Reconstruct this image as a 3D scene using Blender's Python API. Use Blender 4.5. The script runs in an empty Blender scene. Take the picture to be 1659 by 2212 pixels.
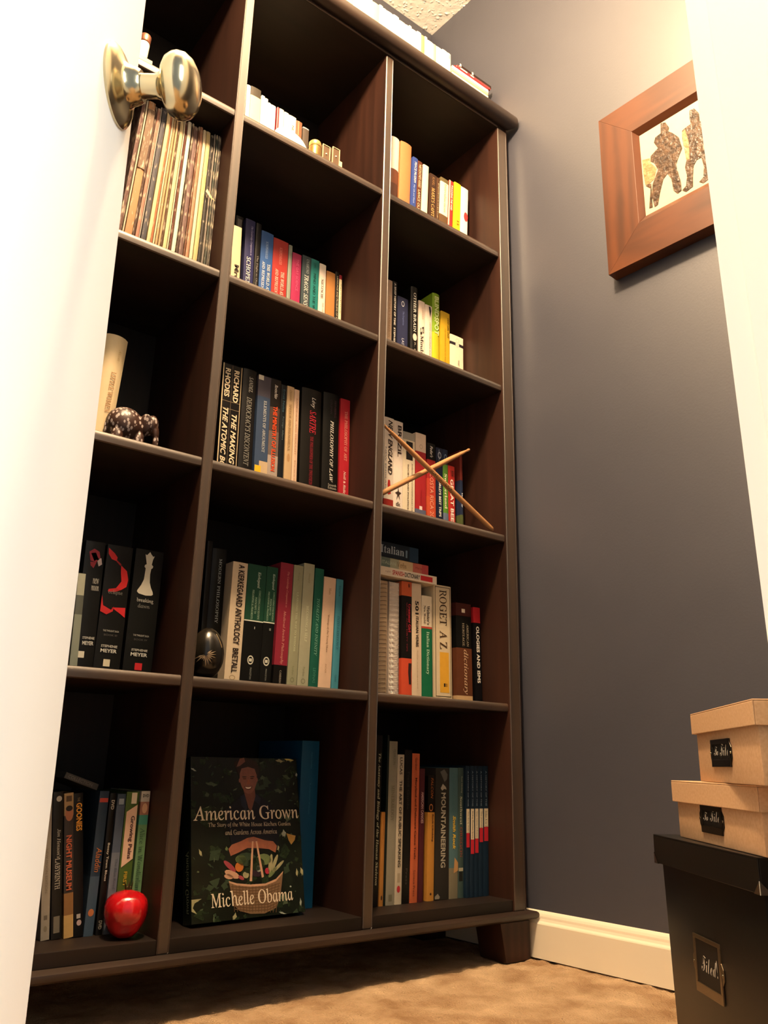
import bpy, bmesh, math, random
from mathutils import Matrix, Vector, noise
random.seed(7)
S = bpy.context.scene
# ---------------------------------------------------------------- camera
CAM = (-0.8636, -1.1603, 0.3350)
cam = bpy.data.objects.new('camera', bpy.data.cameras.new('camera'))
S.collection.objects.link(cam)
cam.data.sensor_fit = 'HORIZONTAL'; cam.data.sensor_width = 36.0
cam.data.lens = 1761.12 / 1659 * 36.0
cam.data.clip_start = 0.02
RX = (0.79000565, -0.61267444, 0.02282768)
RY = (0.19784059, 0.21950807, -0.95534041)
RZ = (0.58030179, 0.75924057, 0.29462449)
mm = Matrix(((RX[0], -RY[0], -RZ[0], CAM[0]), (RX[1], -RY[1], -RZ[1], CAM[1]), (RX[2], -RY[2], -RZ[2], CAM[2]), (0, 0, 0, 1)))
cam.matrix_world = mm
S.camera = cam
# ---------------------------------------------------------------- world, lights, exposure
S.view_settings.view_transform = 'Standard'; S.view_settings.look = 'None'
S.view_settings.exposure = 0.0; S.view_settings.gamma = 1.0
S.view_settings.use_curve_mapping = False
w = bpy.data.worlds.new('world'); S.world = w; w.use_nodes = True
w.node_tree.nodes['Background'].inputs[0].default_value = (0.80, 0.90, 1.0, 1)
w.node_tree.nodes['Background'].inputs[1].default_value = 0.42
def light(name, kind, loc, energy, color, size=0.1, look=None, size_y=None):
    l = bpy.data.lights.new(name, kind); l.energy = energy; l.color = color
    if kind == 'POINT': l.shadow_soft_size = size
    else:
        l.shape = 'RECTANGLE'; l.size = size; l.size_y = size_y or size
    o = bpy.data.objects.new(name, l); S.collection.objects.link(o); o.location = loc
    if look is not None:
        o.rotation_euler = (Vector(look) - Vector(loc)).to_track_quat('-Z', 'Y').to_euler()
    return o
LAMP = (-0.48, -0.54, 2.18)
light('closet_bulb', 'POINT', LAMP, 182.0, (1.0, 0.70, 0.42), 0.065)
light('room_daylight', 'AREA', (-0.12, -2.75, 1.30), 88.0, (0.97, 1.0, 0.97), 1.0, (-0.85, -0.8, 0.9), 1.7)
# ---------------------------------------------------------------- helpers
def lin(h):
    h = h.lstrip('#')
    c = [int(h[i:i+2], 16) / 255 for i in (0, 2, 4)]
    return tuple(x / 12.92 if x <= 0.04045 else ((x + 0.055) / 1.055) ** 2.4 for x in c) + (1.0,)
MATS = {}
def mat(h, rough=0.5, metal=0.0, spec=0.35, grain=0.12, scale=60.0, key=''):
    k = (h, rough, metal, key)
    if k in MATS: return MATS[k]
    m = bpy.data.materials.new('m_%d' % len(MATS)); m.use_nodes = True; MATS[k] = m
    nt = m.node_tree; b = nt.nodes['Principled BSDF']
    b.inputs['Roughness'].default_value = rough; b.inputs['Metallic'].default_value = metal
    b.inputs['Specular IOR Level'].default_value = spec
    tc = nt.nodes.new('ShaderNodeTexCoord'); n = nt.nodes.new('ShaderNodeTexNoise')
    n.inputs['Scale'].default_value = scale; n.inputs['Detail'].default_value = 4
    nt.links.new(tc.outputs['Object'], n.inputs['Vector'])
    mx = nt.nodes.new('ShaderNodeMix'); mx.data_type = 'RGBA'
    c = lin(h); mx.inputs[6].default_value = tuple(x * (1 - grain) for x in c[:3]) + (1,)
    mx.inputs[7].default_value = tuple(min(1, x * (1 + grain)) for x in c[:3]) + (1,)
    nt.links.new(n.outputs['Fac'], mx.inputs[0]); nt.links.new(mx.outputs[2], b.inputs['Base Color'])
    return m
def wood(name, dark, light_, rough, scale=(40, 40, 2.5), bump=0.05, coat=0.0, spec=0.4):
    m = bpy.data.materials.new(name); m.use_nodes = True
    nt = m.node_tree; b = nt.nodes['Principled BSDF']
    b.inputs['Roughness'].default_value = rough; b.inputs['Specular IOR Level'].default_value = spec
    b.inputs['Coat Weight'].default_value = coat; b.inputs['Coat Roughness'].default_value = 0.3
    tc = nt.nodes.new('ShaderNodeTexCoord'); mp = nt.nodes.new('ShaderNodeMapping'); mp.inputs['Scale'].default_value = scale
    n = nt.nodes.new('ShaderNodeTexNoise'); n.inputs['Scale'].default_value = 1.0; n.inputs['Detail'].default_value = 6; n.inputs['Distortion'].default_value = 0.6
    wv = nt.nodes.new('ShaderNodeTexWave'); wv.inputs['Scale'].default_value = 0.35; wv.inputs['Distortion'].default_value = 9; wv.inputs['Detail'].default_value = 3; wv.inputs['Detail Scale'].default_value = 0.6
    nt.links.new(tc.outputs['Object'], mp.inputs[0]); nt.links.new(mp.outputs[0], n.inputs['Vector']); nt.links.new(mp.outputs[0], wv.inputs['Vector'])
    ad = nt.nodes.new('ShaderNodeMath'); ad.operation = 'MULTIPLY_ADD'; ad.inputs[1].default_value = 0.35
    nt.links.new(wv.outputs['Fac'], ad.inputs[0]); nt.links.new(n.outputs['Fac'], ad.inputs[2])
    r = nt.nodes.new('ShaderNodeValToRGB'); r.color_ramp.elements[0].position = 0.35; r.color_ramp.elements[1].position = 0.85
    r.color_ramp.elements[0].color = lin(dark); r.color_ramp.elements[1].color = lin(light_)
    nt.links.new(ad.outputs[0], r.inputs[0]); nt.links.new(r.outputs[0], b.inputs['Base Color'])
    bp = nt.nodes.new('ShaderNodeBump'); bp.inputs['Strength'].default_value = bump; bp.inputs['Distance'].default_value = 0.002
    nt.links.new(n.outputs['Fac'], bp.inputs['Height']); nt.links.new(bp.outputs[0], b.inputs['Normal'])
    return m
def noisy(name, c0, c1, scale, rough, bump=0.0, bscale=200.0, dist=0.002, p0=0.35, p1=0.65, stretch=(1, 1, 1), spec=0.3):
    m = bpy.data.materials.new(name); m.use_nodes = True
    nt = m.node_tree; b = nt.nodes['Principled BSDF']
    b.inputs['Roughness'].default_value = rough; b.inputs['Specular IOR Level'].default_value = spec
    tc = nt.nodes.new('ShaderNodeTexCoord'); mp = nt.nodes.new('ShaderNodeMapping'); mp.inputs['Scale'].default_value = stretch
    nt.links.new(tc.outputs['Object'], mp.inputs[0])
    n = nt.nodes.new('ShaderNodeTexNoise'); n.inputs['Scale'].default_value = scale; n.inputs['Detail'].default_value = 5
    nt.links.new(mp.outputs[0], n.inputs['Vector'])
    r = nt.nodes.new('ShaderNodeValToRGB'); r.color_ramp.elements[0].position = p0; r.color_ramp.elements[1].position = p1
    r.color_ramp.elements[0].color = lin(c0); r.color_ramp.elements[1].color = lin(c1)
    nt.links.new(n.outputs['Fac'], r.inputs[0]); nt.links.new(r.outputs[0], b.inputs['Base Color'])
    if bump:
        n2 = nt.nodes.new('ShaderNodeTexNoise'); n2.inputs['Scale'].default_value = bscale; n2.inputs['Detail'].default_value = 4
        nt.links.new(mp.outputs[0], n2.inputs['Vector'])
        bp = nt.nodes.new('ShaderNodeBump'); bp.inputs['Strength'].default_value = bump; bp.inputs['Distance'].default_value = dist
        nt.links.new(n2.outputs['Fac'], bp.inputs['Height']); nt.links.new(bp.outputs[0], b.inputs['Normal'])
    return m
class MB:
    def __init__(s): s.v = []; s.f = []; s.m = []
    def add(s, vs, fs, mi=0):
        b = len(s.v); s.v += [tuple(x) for x in vs]; s.f += [tuple(b + i for i in f) for f in fs]; s.m += [mi] * len(fs)
        return s
    def box(s, x0, y0, z0, x1, y1, z1, mi=0):
        return s.hexa([(x0, y0), (x1, y0), (x1, y1), (x0, y1)], [(x0, y0), (x1, y0), (x1, y1), (x0, y1)], z0, z1, mi)
    def hexa(s, b, t, z0, z1, mi=0):
        vs = [(x, y, z0) for x, y in b] + [(x, y, z1) for x, y in t]
        return s.add(vs, [(3, 2, 1, 0), (4, 5, 6, 7), (0, 1, 5, 4), (1, 2, 6, 5), (2, 3, 7, 6), (3, 0, 4, 7)], mi)
    def lathe(s, prof, n=32, axis='z', mi=0, c=(0, 0, 0), cap=True):
        vs = []
        for r, h in prof:
            for i in range(n):
                a = 2 * math.pi * i / n; p = (r * math.cos(a), r * math.sin(a), h)
                if axis == 'y': p = (p[0], -p[2], p[1])
                elif axis == 'x': p = (p[2], p[0], p[1])
                vs.append((p[0] + c[0], p[1] + c[1], p[2] + c[2]))
        fs = []
        for j in range(len(prof) - 1):
            for i in range(n):
                k = (i + 1) % n; fs.append((j * n + i, j * n + k, (j + 1) * n + k, (j + 1) * n + i))
        if cap:
            if prof[0][0] > 1e-6: fs.append(tuple(range(n - 1, -1, -1)))
            if prof[-1][0] > 1e-6: fs.append(tuple((len(prof) - 1) * n + i for i in range(n)))
        return s.add(vs, fs, mi)
    def tube(s, pts, r, n=8, mi=0):
        pts = [Vector(p) for p in pts]; vs = []
        rr = r if isinstance(r, (list, tuple)) else [r] * len(pts)
        for i, p in enumerate(pts):
            t = (pts[min(i + 1, len(pts) - 1)] - pts[max(i - 1, 0)]).normalized()
            u = t.cross(Vector((0, 0, 1)) if abs(t.z) < 0.9 else Vector((1, 0, 0))).normalized(); v_ = t.cross(u)
            for k in range(n):
                a = 2 * math.pi * k / n; vs.append(p + (u * math.cos(a) + v_ * math.sin(a)) * rr[i])
        fs = [(j * n + k, j * n + (k + 1) % n, (j + 1) * n + (k + 1) % n, (j + 1) * n + k) for j in range(len(pts) - 1) for k in range(n)]
        fs += [tuple(range(n - 1, -1, -1)), tuple((len(pts) - 1) * n + k for k in range(n))]
        return s.add(vs, fs, mi)
    def poly(s, pts, mi=0, th=None):
        """flat outline given as 3D points"""
        return s.add(pts, [tuple(range(len(pts)))], mi)
    def mesh(s, name, mats):
        me = bpy.data.meshes.new(name); me.from_pydata(s.v, [], s.f); me.update()
        for m in mats: me.materials.append(m)
        for p, i in zip(me.polygons, s.m): p.material_index = i
        return me
def link(name, me, parent=None, loc=(0, 0, 0), rot=(0, 0, 0)):
    o = bpy.data.objects.new(name, me); S.collection.objects.link(o); o.location = loc; o.rotation_euler = rot
    if parent is not None: o.parent = parent
    return o
def clean(me, smooth=False, bevel=0.0, seg=2, angle=35):
    bm = bmesh.new(); bm.from_mesh(me)
    bmesh.ops.recalc_face_normals(bm, faces=bm.faces)
    if bevel:
        es = [e for e in bm.edges if len(e.link_faces) == 2 and e.calc_face_angle(0) > math.radians(40)]
        bmesh.ops.bevel(bm, geom=es, offset=bevel, segments=seg, affect='EDGES', profile=0.6)
    bm.to_mesh(me); bm.free()
    if smooth:
        for p in me.polygons: p.use_smooth = True
        try: me.set_sharp_from_angle(angle=math.radians(angle))
        except Exception: pass
    return me
def part(name, mb, mats, parent=None, loc=(0, 0, 0), rot=(0, 0, 0), smooth=False, bevel=0.0, seg=2, angle=35):
    if not isinstance(mats, (list, tuple)): mats = [mats]
    return link(name, clean(mb.mesh(name, mats), smooth, bevel, seg, angle), parent, loc, rot)
def tag(o, label, cat, group=None):
    o['label'] = label; o['category'] = cat
    if group: o['group'] = group
    return o
def thing(name, label, cat, loc=(0, 0, 0), rot=(0, 0, 0), group=None):
    o = bpy.data.objects.new(name, None); S.collection.objects.link(o); o.location = loc; o.rotation_euler = rot
    o.empty_display_size = 0.02
    return tag(o, label, cat, group)
def struct(name, mb, mats, **k):
    o = part(name, mb, mats, **k)
    if k.get('parent') is None: o['kind'] = 'structure'
    return o
TC = {}
SERIF = {}      # lettering set in serif ('s'), serif italic ('i'), serif bold ('b'), handwriting ('w')
for k_, w_ in (('s', "SCHOPENHAUER|THE WORLD AS WILL|AND REPRESENTATION|UNAMUNO|NIETZSCHE|THE GENEALOGY|OTHER BRAIN|5|Minds|GARDNER|ELEMENTS OF ARGUMENT|THE PHILOSOPHY OF ART|SPEECH AND PHENOMENA|LITTLE WOMEN|MODERN PHILOSOPHY|CONCLUDING UNSCIENTIFIC|POSTSCRIPT TO|PHILOSOPHICAL FRAGMENTS|Marx|Writings of the Young Marx|ROGET|A Z|AMERICAN|HERITAGE|Verbs|HUMAN VARIATION|OREGON|new|moon|eclipse|breaking|dawn|LABYRINTH|American Grown|Michelle Obama|The Story of the White House Kitchen Garden|and Gardens Across America|THE PHILOSOPHER OF THE TWENTIETH CENTURY|The Flight to Objectivity|CAMBRIDGE|BECOMING A SELF|LEARNING THE WAY TO WISDOM|MINERALOGY|Alice in Wonderland|LANGUAGE AND THOUGHT|The Empiricists|MARX'S CAPITAL|Introduction"),
               ('i', "The Cambridge Companion to|TRAGIC SENSE OF LIFE|SANDEL|DEMOCRACY'S DISCONTENT|PHILOSOPHY OF LAW|Kierkegaard|Medieval Jewish Philosophy|TOTALITY AND INFINITY|INTO EXISTENCE|dictionary|Neill & Ridley|Derrida|Alcott|SARTRE|Climber's Guide to|Jim Henson's|Rentschler"),
               ('b', "Grammar Girl|Webster's|New World|Italian Dictionary|Italian|Southwest|The Anatomy and Biology of the Human Skeleton|Switzerland"),
               ('w', "To|File|Filed!")):
    for x_ in w_.split('|'): SERIF[x_] = k_
def glyphs(s, k):
    U, L = {'s': (0x1D434, 0x1D44E), 'i': (0x1D434, 0x1D44E), 'b': (0x1D400, 0x1D41A), 'w': (0x1D4D0, 0x1D4EA)}[k]
    o = ''
    for c in s:
        if 'A' <= c <= 'Z': o += chr(U + ord(c) - 65)
        elif c == 'h' and k in 'si': o += chr(0x210E)
        elif 'a' <= c <= 'z': o += chr(L + ord(c) - 97)
        elif '0' <= c <= '9': o += chr(0x1D7CE + ord(c) - 48)
        else: o += c
    return o
def text_mesh(s, bold=0.0, shear=0.0):
    k_ = SERIF.get(s); off = None
    if k_:
        raw = s; s = glyphs(s, k_); bold = {'s': 0.006, 'i': 0.004, 'b': 0.0, 'w': -0.012}[k_]; shear = {'s': -0.31, 'i': 0.0, 'b': 0.2 if 'Skeleton' in raw else 0.0, 'w': 0.0}[k_]
    k = (s, bold, shear)
    if k in TC: return TC[k]
    cu = bpy.data.curves.new('t', 'FONT'); cu.body = s; cu.resolution_u = 2; cu.offset = bold; cu.shear = shear; cu.fill_mode = 'FRONT'
    o = bpy.data.objects.new('t', cu)
    me = bpy.data.meshes.new_from_object(o)
    bpy.data.objects.remove(o); bpy.data.curves.remove(cu)
    vs = [v.co.copy() for v in me.vertices]; fs = [tuple(p.vertices) for p in me.polygons]
    bpy.data.meshes.remove(me)
    x0 = min(v.x for v in vs); x1 = max(v.x for v in vs); y0 = min(v.y for v in vs); y1 = max(v.y for v in vs)
    TC[k] = ([((v.x - x0) / (x1 - x0), (v.y - y0) / (y1 - y0)) for v in vs], fs, (x1 - x0) / (y1 - y0))
    return TC[k]
def text(name, s, o, X, Y, W, H, color, parent, bold=0.0, shear=0.0, rough=0.5, metal=0.0):
    """lettering whose box starts at o and runs W along X and H along Y"""
    uv, fs, _ = text_mesh(s, bold, shear)
    o = Vector(o); X = Vector(X); Y = Vector(Y)
    me = bpy.data.meshes.new(name)
    me.from_pydata([tuple(o + X * (u * W) + Y * (v * H)) for u, v in uv], [], fs); me.update()
    me.materials.append(mat(color, rough, metal))
    return link(name, me, parent)
# ---------------------------------------------------------------- materials
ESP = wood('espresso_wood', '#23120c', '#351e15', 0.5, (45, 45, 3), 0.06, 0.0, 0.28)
EDGE = wood('worn_edge_wood', '#281b10', '#3a2818', 0.48, (45, 45, 3), 0.06, 0.5, 0.9)  # lamplight on the upright front edges painted in as a browner wood
EDGEH = wood('worn_edge_wood_across', '#24170b', '#3a2614', 0.44, (3, 45, 45), 0.06, 0.45, 0.9)  # same painted lamplight for the shelf lips, grain running across
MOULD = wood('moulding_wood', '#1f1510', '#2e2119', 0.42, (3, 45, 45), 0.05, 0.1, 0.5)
ESPD = wood('espresso_back', '#0e0b09', '#15100d', 0.5, (45, 45, 3), 0.04)  # same case wood, shade inside the bays painted into a near-black brown
ESPH = wood('espresso_wood_shelf', '#150f0b', '#1f150f', 0.5, (3, 45, 45), 0.05, 0.0, 0.3)  # shelf wood darkened in colour to stand for the shade underneath
WHITE = mat('#f0efe9', 0.4, spec=0.4, grain=0.02, scale=8)
PAGES = noisy('book_pages', '#cdbf9f', '#e6dcc2', 400, 0.85, stretch=(1, .05, .05))
NAVYW = noisy('navy_wall_paint', '#393a44', '#3e3f49', 3, 0.46, 0.15, 220, 0.001, spec=1.0)
CEIL = noisy('popcorn_ceiling', '#f0eee4', '#fbf9f0', 40, 0.95, 0.35, 60, 0.004)
BRASS = mat('#c9bb98', 0.2, 1.0, grain=0.06, scale=20, key='brass')
DARKMETAL = mat('#6a6258', 0.3, 1.0, key='dm')
KRAFT = noisy('kraft_board', '#c8a27c', '#d2ae88', 300, 0.7, 0.06, 500, 0.0005)
BLACKB = noisy('black_board', '#0c0b0a', '#121110', 300, 0.38, 0.05, 600, 0.0004, spec=0.45)
FRAMEW = wood('frame_wood', '#402210', '#583018', 0.36, (30, 30, 4), 0.08, 0.0, 0.4)
FRAMEH = wood('frame_wood_across', '#402210', '#583018', 0.36, (4, 30, 30), 0.08, 0.0, 0.4)
STICK = wood('stick_wood', '#9c7048', '#b8885c', 0.4, (60, 60, 5), 0.05)
def carpet_mat():
    m = noisy('carpet', '#a8825c', '#e8c8a0', 13, 0.95, 1.0, 330, 0.010, 0.30, 0.72)
    return m
CARPET = carpet_mat()
# ---------------------------------------------------------------- large structure
YAW = 0.05674847; WX = 0.4010
SN, CS = math.sin(YAW), math.cos(YAW)
def wallp(s, off=0.0):       # plan position along the right wall: s metres towards the viewer, off metres into the room
    return (WX + SN * s - CS * off, -CS * s - SN * off)
WROT = -math.pi / 2 + YAW
ZC = 2.422
mb = MB()
a = wallp(-0.40); b = wallp(1.3); a2 = wallp(-0.40, -0.1); b2 = wallp(1.3, -0.1)
mb.hexa([a, b, b2, a2], [a, b, b2, a2], -0.05, ZC + 0.05)
struct('wall_right', mb, NAVYW)
struct('wall_back', MB().box(-1.45, 0.292, -0.05, 0.395, 0.39, ZC + 0.05), NAVYW)
struct('wall_left', MB().box(-1.45, -1.1, -0.05, -1.35, 0.30, ZC + 0.05), NAVYW)
# carpet: displaced grid
mb = MB(); n = 240; x0, x1, y0, y1 = -1.5, 0.52, -1.35, 0.36
vs = []
for j in range(n + 1):
    for i in range(n + 1):
        x = x0 + (x1 - x0) * i / n; y = y0 + (y1 - y0) * j / n
        h = noise.noise(Vector((x * 14, y * 14, 0))) * 0.0030 + noise.noise(Vector((x * 55, y * 55, 3))) * 0.0045
        vs.append((x, y, -0.003 + h))
mb.add(vs, [(j * (n + 1) + i, j * (n + 1) + i + 1, (j + 1) * (n + 1) + i + 1, (j + 1) * (n + 1) + i) for j in range(n) for i in range(n)])
fl = struct('floor', mb, CARPET, smooth=True, angle=180)
struct('ceiling', MB().box(-1.5, -1.35, ZC, 0.6, 0.40, ZC + 0.08), CEIL)
# popcorn texture grains on the ceiling seen over the bookcase
mb = MB(); rr = random.Random(3)
for _ in range(1500):
    x = rr.uniform(-0.35, 0.395); y = rr.uniform(-0.15, 0.29); r = rr.uniform(0.0018, 0.0045)
    ang = rr.uniform(0, 3.14); l = rr.uniform(1, 2.2); ca, sa = math.cos(ang), math.sin(ang)
    base = [(x + r * l * ca * cx - r * sa * cy, y + r * l * sa * cx + r * ca * cy, ZC - 0.0002) for cx, cy in ((1, 0), (.4, .9), (-.6, .8), (-1, 0), (-.5, -.9), (.5, -.8))]
    tip = (x, y, ZC - r * rr.uniform(0.15, 0.45))
    mb.add(base + [tip], [(i, (i + 1) % 6, 6) for i in range(6)])
st = part('popcorn_grain', mb, CEIL, bpy.data.objects['ceiling']); st['kind'] = 'stuff'
# baseboard on the right wall
prof = [(0, 0), (0.0125, 0), (0.0125, 0.0575), (0.0115, 0.0595), (0.0085, 0.0625), (0.0070, 0.0665), (0.0064, 0.0705), (0.0045, 0.0745), (0.002, 0.0775), (0, 0.079)]
def baseboard(name, pa, pb):
    pa = Vector(pa); pb = Vector(pb); d = (pb - pa).normalized(); nrm = Vector((-d.y, d.x))
    mb = MB(); vs = []
    for p in (pa, pb):
        for o, z in prof: q = p + nrm * o; vs.append((q.x, q.y, z))
    k = len(prof)
    mb.add(vs, [(i, (i + 1) % k, k + (i + 1) % k, k + i) for i in range(k)] + [tuple(range(k)), tuple(range(2 * k - 1, k - 1, -1))])
    return struct(name, mb, WHITE)
TRIMW = mat('#e9dfc9', 0.45, grain=0.02, scale=9, key='trim')
baseboard('baseboard_right', wallp(1.2), wallp(-0.29)).data.materials[0] = TRIMW
baseboard('baseboard_back', (0.37, 0.292), (-1.35, 0.292)).data.materials[0] = TRIMW
# front wall with the doorway the picture is taken through
struct('wall_front', MB().box(-0.375, -1.06, -0.05, 0.55, -0.960, ZC + 0.02).box(-1.45, -1.20, -0.05, -1.10, -1.09, ZC + 0.02)
       .hexa([(-1.10, -1.20), (-0.40, -1.06), (-0.40, -0.952), (-1.10, -1.09)], [(-1.10, -1.20), (-0.40, -1.06), (-0.40, -0.952), (-1.10, -1.09)], 2.06, ZC + 0.02), NAVYW)
# right door jamb (silhouette edge near the lens)
mb = MB()
def jx(z): return (-0.4105 - 0.0057 * z, -0.9325 + 0.011 * z)
JC, JS = math.cos(math.radians(-13)), math.sin(math.radians(-13))
def jbox(mb, dx0, dy0, dx1, dy1, z1=2.06):
    R_ = lambda x, y: (x * JC - y * JS, x * JS + y * JC)
    q = lambda p: [(p[0] + R_(a_, b_)[0], p[1] + R_(a_, b_)[1]) for a_, b_ in ((dx0, dy0), (dx1, dy0), (dx1, dy1), (dx0, dy1))]
    c0 = jx(0); c1 = jx(z1)
    return mb.hexa(q(c0), q(c1), 0.0, z1)
tr = struct('trim_1', jbox(jbox(MB(), 0.0, -0.40, 0.018, 0.0), 0.0185, -0.014, 0.075, -0.001), WHITE, bevel=0.0015)
part('door_stop', jbox(MB(), -0.003, -0.200, -0.0003, -0.0200), WHITE, tr, bevel=0.0015)
# ---------------------------------------------------------------- the open white door
D0 = Vector((-0.6732, -0.5492, 0.0)); DA = math.radians(52)
DT = Matrix.Rotation(-0.0163, 4, 'Y') @ Matrix.Rotation(-0.0048, 4, 'X')
DM = Matrix.Translation(D0) @ DT @ Matrix.Rotation(DA, 4, 'Z')
mb = MB().box(-0.61, 0.0, 0.012, 0.0, 0.035, 2.04)      # local x along the door (free edge at 0), -y is the visible face
door = struct('door_1', mb, WHITE, bevel=0.0012)
door.matrix_world = DM
kn = bpy.data.objects.new('door_knob', None); S.collection.objects.link(kn); kn.parent = door; kn.location = (-0.042, -0.0, 0.877)
part('rose', MB().lathe([(0.0, 0.0), (0.0335, 0.0), (0.0335, 0.002), (0.031, 0.0045), (0.026, 0.007), (0.019, 0.0095), (0.0165, 0.012), (0.0150, 0.017), (0.0145, 0.019), (0.0125, 0.022), (0.0, 0.0222)], 48, 'y'), BRASS, kn, smooth=True)
part('neck', MB().lathe([(0.0105, 0.018), (0.0098, 0.024), (0.0098, 0.034), (0.0115, 0.038), (0.015, 0.041)], 40, 'y'), BRASS, kn, smooth=True)
part('knob', MB().lathe([(0.0, 0.0385), (0.013, 0.0388), (0.019, 0.041), (0.0240, 0.0445), (0.0268, 0.050), (0.0272, 0.054), (0.0255, 0.060), (0.0205, 0.0655), (0.013, 0.069), (0.006, 0.0703), (0.0, 0.0705)], 48, 'y'), BRASS, kn, smooth=True, angle=60)
# ceiling lamp holder that carries the bulb
lamp = thing('ceiling_lamp', 'small white ceiling lamp base above the open door', 'ceiling light', (LAMP[0], LAMP[1], ZC))
part('lamp_base', MB().lathe([(0.0, -0.03), (0.035, -0.03), (0.06, -0.018), (0.065, 0.0), (0, 0.0)], 32), WHITE, lamp, smooth=True)
# ---------------------------------------------------------------- bookcase
Z = dict(bot=0.0977, s1=0.4542, s2=0.8028, s3=1.1523, s4=1.499, top=1.8549)
BD = 0.28
case = thing('bookcase', 'tall dark espresso wooden bookcase with three bays and crown moulding', 'bookcase', (0, 0, 0))
def xr(y): return 0.3935 - 0.0568 * max(0, y)
# outer posts / side panels, dividers
part('side_panel', MB().box(0.348, 0.0, 0.078, 0.3775, BD, 1.868), ESP, case, bevel=0.0012)
part('side_post', MB().box(0.3779, 0.0, 0.078, 0.3825, 0.035, 1.866), ESP, case, bevel=0.001)
part('edge_band', MB().box(0.3481, -0.0022, 0.0785, 0.3775, -0.0002, 1.8545), EDGE, case, bevel=0.0016, seg=1)  # added front strip that carries the painted lit tone
part('side_panel', MB().box(-0.705, 0.0, 0.078, -0.6745, BD, 1.868), ESP, case, bevel=0.0012)
for x0_, x1_ in ((-0.3474, -0.3295), (0.0, 0.0195)):
    part('divider', MB().box(x0_, 0.0032, 0.078, x1_, BD - 0.004, 1.8545), ESP, case)
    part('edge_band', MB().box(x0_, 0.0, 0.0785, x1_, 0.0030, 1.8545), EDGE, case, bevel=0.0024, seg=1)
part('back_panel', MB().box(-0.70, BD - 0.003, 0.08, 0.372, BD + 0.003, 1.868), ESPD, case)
BAYS = ((-0.6745, -0.3474), (-0.3295, 0.0), (0.0195, 0.348))
for bi, (xa, xb) in enumerate(BAYS):
    for k in ('s1', 's2', 's3', 's4'):
        th = 0.016
        mb = MB(); z = Z[k]
        # rounded front lip
        pr = [(0.006, z - th), (0.0040, z - th + 0.002), (0.0032, z - th / 2), (0.0040, z - 0.002), (0.0065, z), (BD - 0.004, z), (BD - 0.004, z - th)]
        kk = len(pr); vs = [(xa + 0.0006, y, zz) for y, zz in pr] + [(xb - 0.0006, y, zz) for y, zz in pr]
        mb.add(vs, [(i, (i + 1) % kk, kk + (i + 1) % kk, kk + i) for i in range(kk)] + [tuple(range(kk)), tuple(range(2 * kk - 1, kk - 1, -1))])
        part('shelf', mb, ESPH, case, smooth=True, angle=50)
        pr = [(0.0058, z - th - 0.0002), (0.0034, z - th + 0.0012), (0.0026, z - th / 2), (0.0034, z - 0.0016), (0.0060, z + 0.0002), (0.0062, z - 0.0004), (0.0040, z - th / 2), (0.0062, z - th + 0.0006)]
        mb = MB(); kk = len(pr); vs = [(xa + 0.0007, y, zz) for y, zz in pr] + [(xb - 0.0007, y, zz) for y, zz in pr]
        mb.add(vs, [(i, (i + 1) % kk, kk + (i + 1) % kk, kk + i) for i in range(kk)] + [tuple(range(kk)), tuple(range(2 * kk - 1, kk - 1, -1))])
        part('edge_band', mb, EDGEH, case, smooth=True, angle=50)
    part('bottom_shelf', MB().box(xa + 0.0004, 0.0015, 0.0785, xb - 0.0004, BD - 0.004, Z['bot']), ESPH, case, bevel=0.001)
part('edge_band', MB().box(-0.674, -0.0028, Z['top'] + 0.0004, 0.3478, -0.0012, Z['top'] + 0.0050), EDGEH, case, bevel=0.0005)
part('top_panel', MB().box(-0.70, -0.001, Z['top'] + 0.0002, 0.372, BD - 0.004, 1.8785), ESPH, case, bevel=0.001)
# crown moulding: profile swept along the front
def sweep(name, pr, z0=0, xl=-0.72, wrap=True):
    mb = MB(); kk = len(pr); vs = []
    for y, zz in pr: vs.append((xl - (0.02 if False else 0) + y, y, zz))
    for y, zz in pr: vs.append((min(xr(0), 0.3825 - y * 0.45) if y < 0 else xr(y), y, zz))
    mb.add(vs, [(i, (i + 1) % kk, kk + (i + 1) % kk, kk + i) for i in range(kk)] + [tuple(range(kk)), tuple(range(2 * kk - 1, kk - 1, -1))])
    return part(name, mb, MOULD, case, smooth=True, angle=35)
sweep('crown_moulding', [(BD, 1.8795), (0.0, 1.8795), (-0.001, 1.8655), (-0.019, 1.8640), (-0.0245, 1.8665), (-0.0285, 1.872), (-0.030, 1.879), (-0.0290, 1.887), (-0.0255, 1.895), (-0.021, 1.8995), (-0.016, 1.9015), (BD, 1.9015)])
sweep('plinth_moulding', [(BD, 0.064), (-0.008, 0.064), (-0.0165, 0.0655), (-0.0215, 0.0690), (-0.0225, 0.0725), (-0.0215, 0.0765), (-0.0175, 0.0785), (BD, 0.0785)])
def foot(x0, x1, y0, y1, sx):
    mb = MB()
    mb.hexa([(x0 + (0.014 if sx > 0 else 0), y0), (x1 - (0 if sx > 0 else 0.014), y0), (x1 - (0 if sx > 0 else 0.014), y1), (x0 + (0.014 if sx > 0 else 0), y1)],
            [(x0, y0), (x1, y0), (x1, y1), (x0, y1)], -0.002, 0.0638)
    part('foot', mb, ESP, case, bevel=0.001)
foot(0.300, 0.377, -0.012, 0.055, 1); foot(0.300, 0.372, 0.215, 0.275, 1)
foot(-0.705, -0.625, -0.012, 0.055, -1); foot(-0.705, -0.625, 0.215, 0.275, -1)
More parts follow.
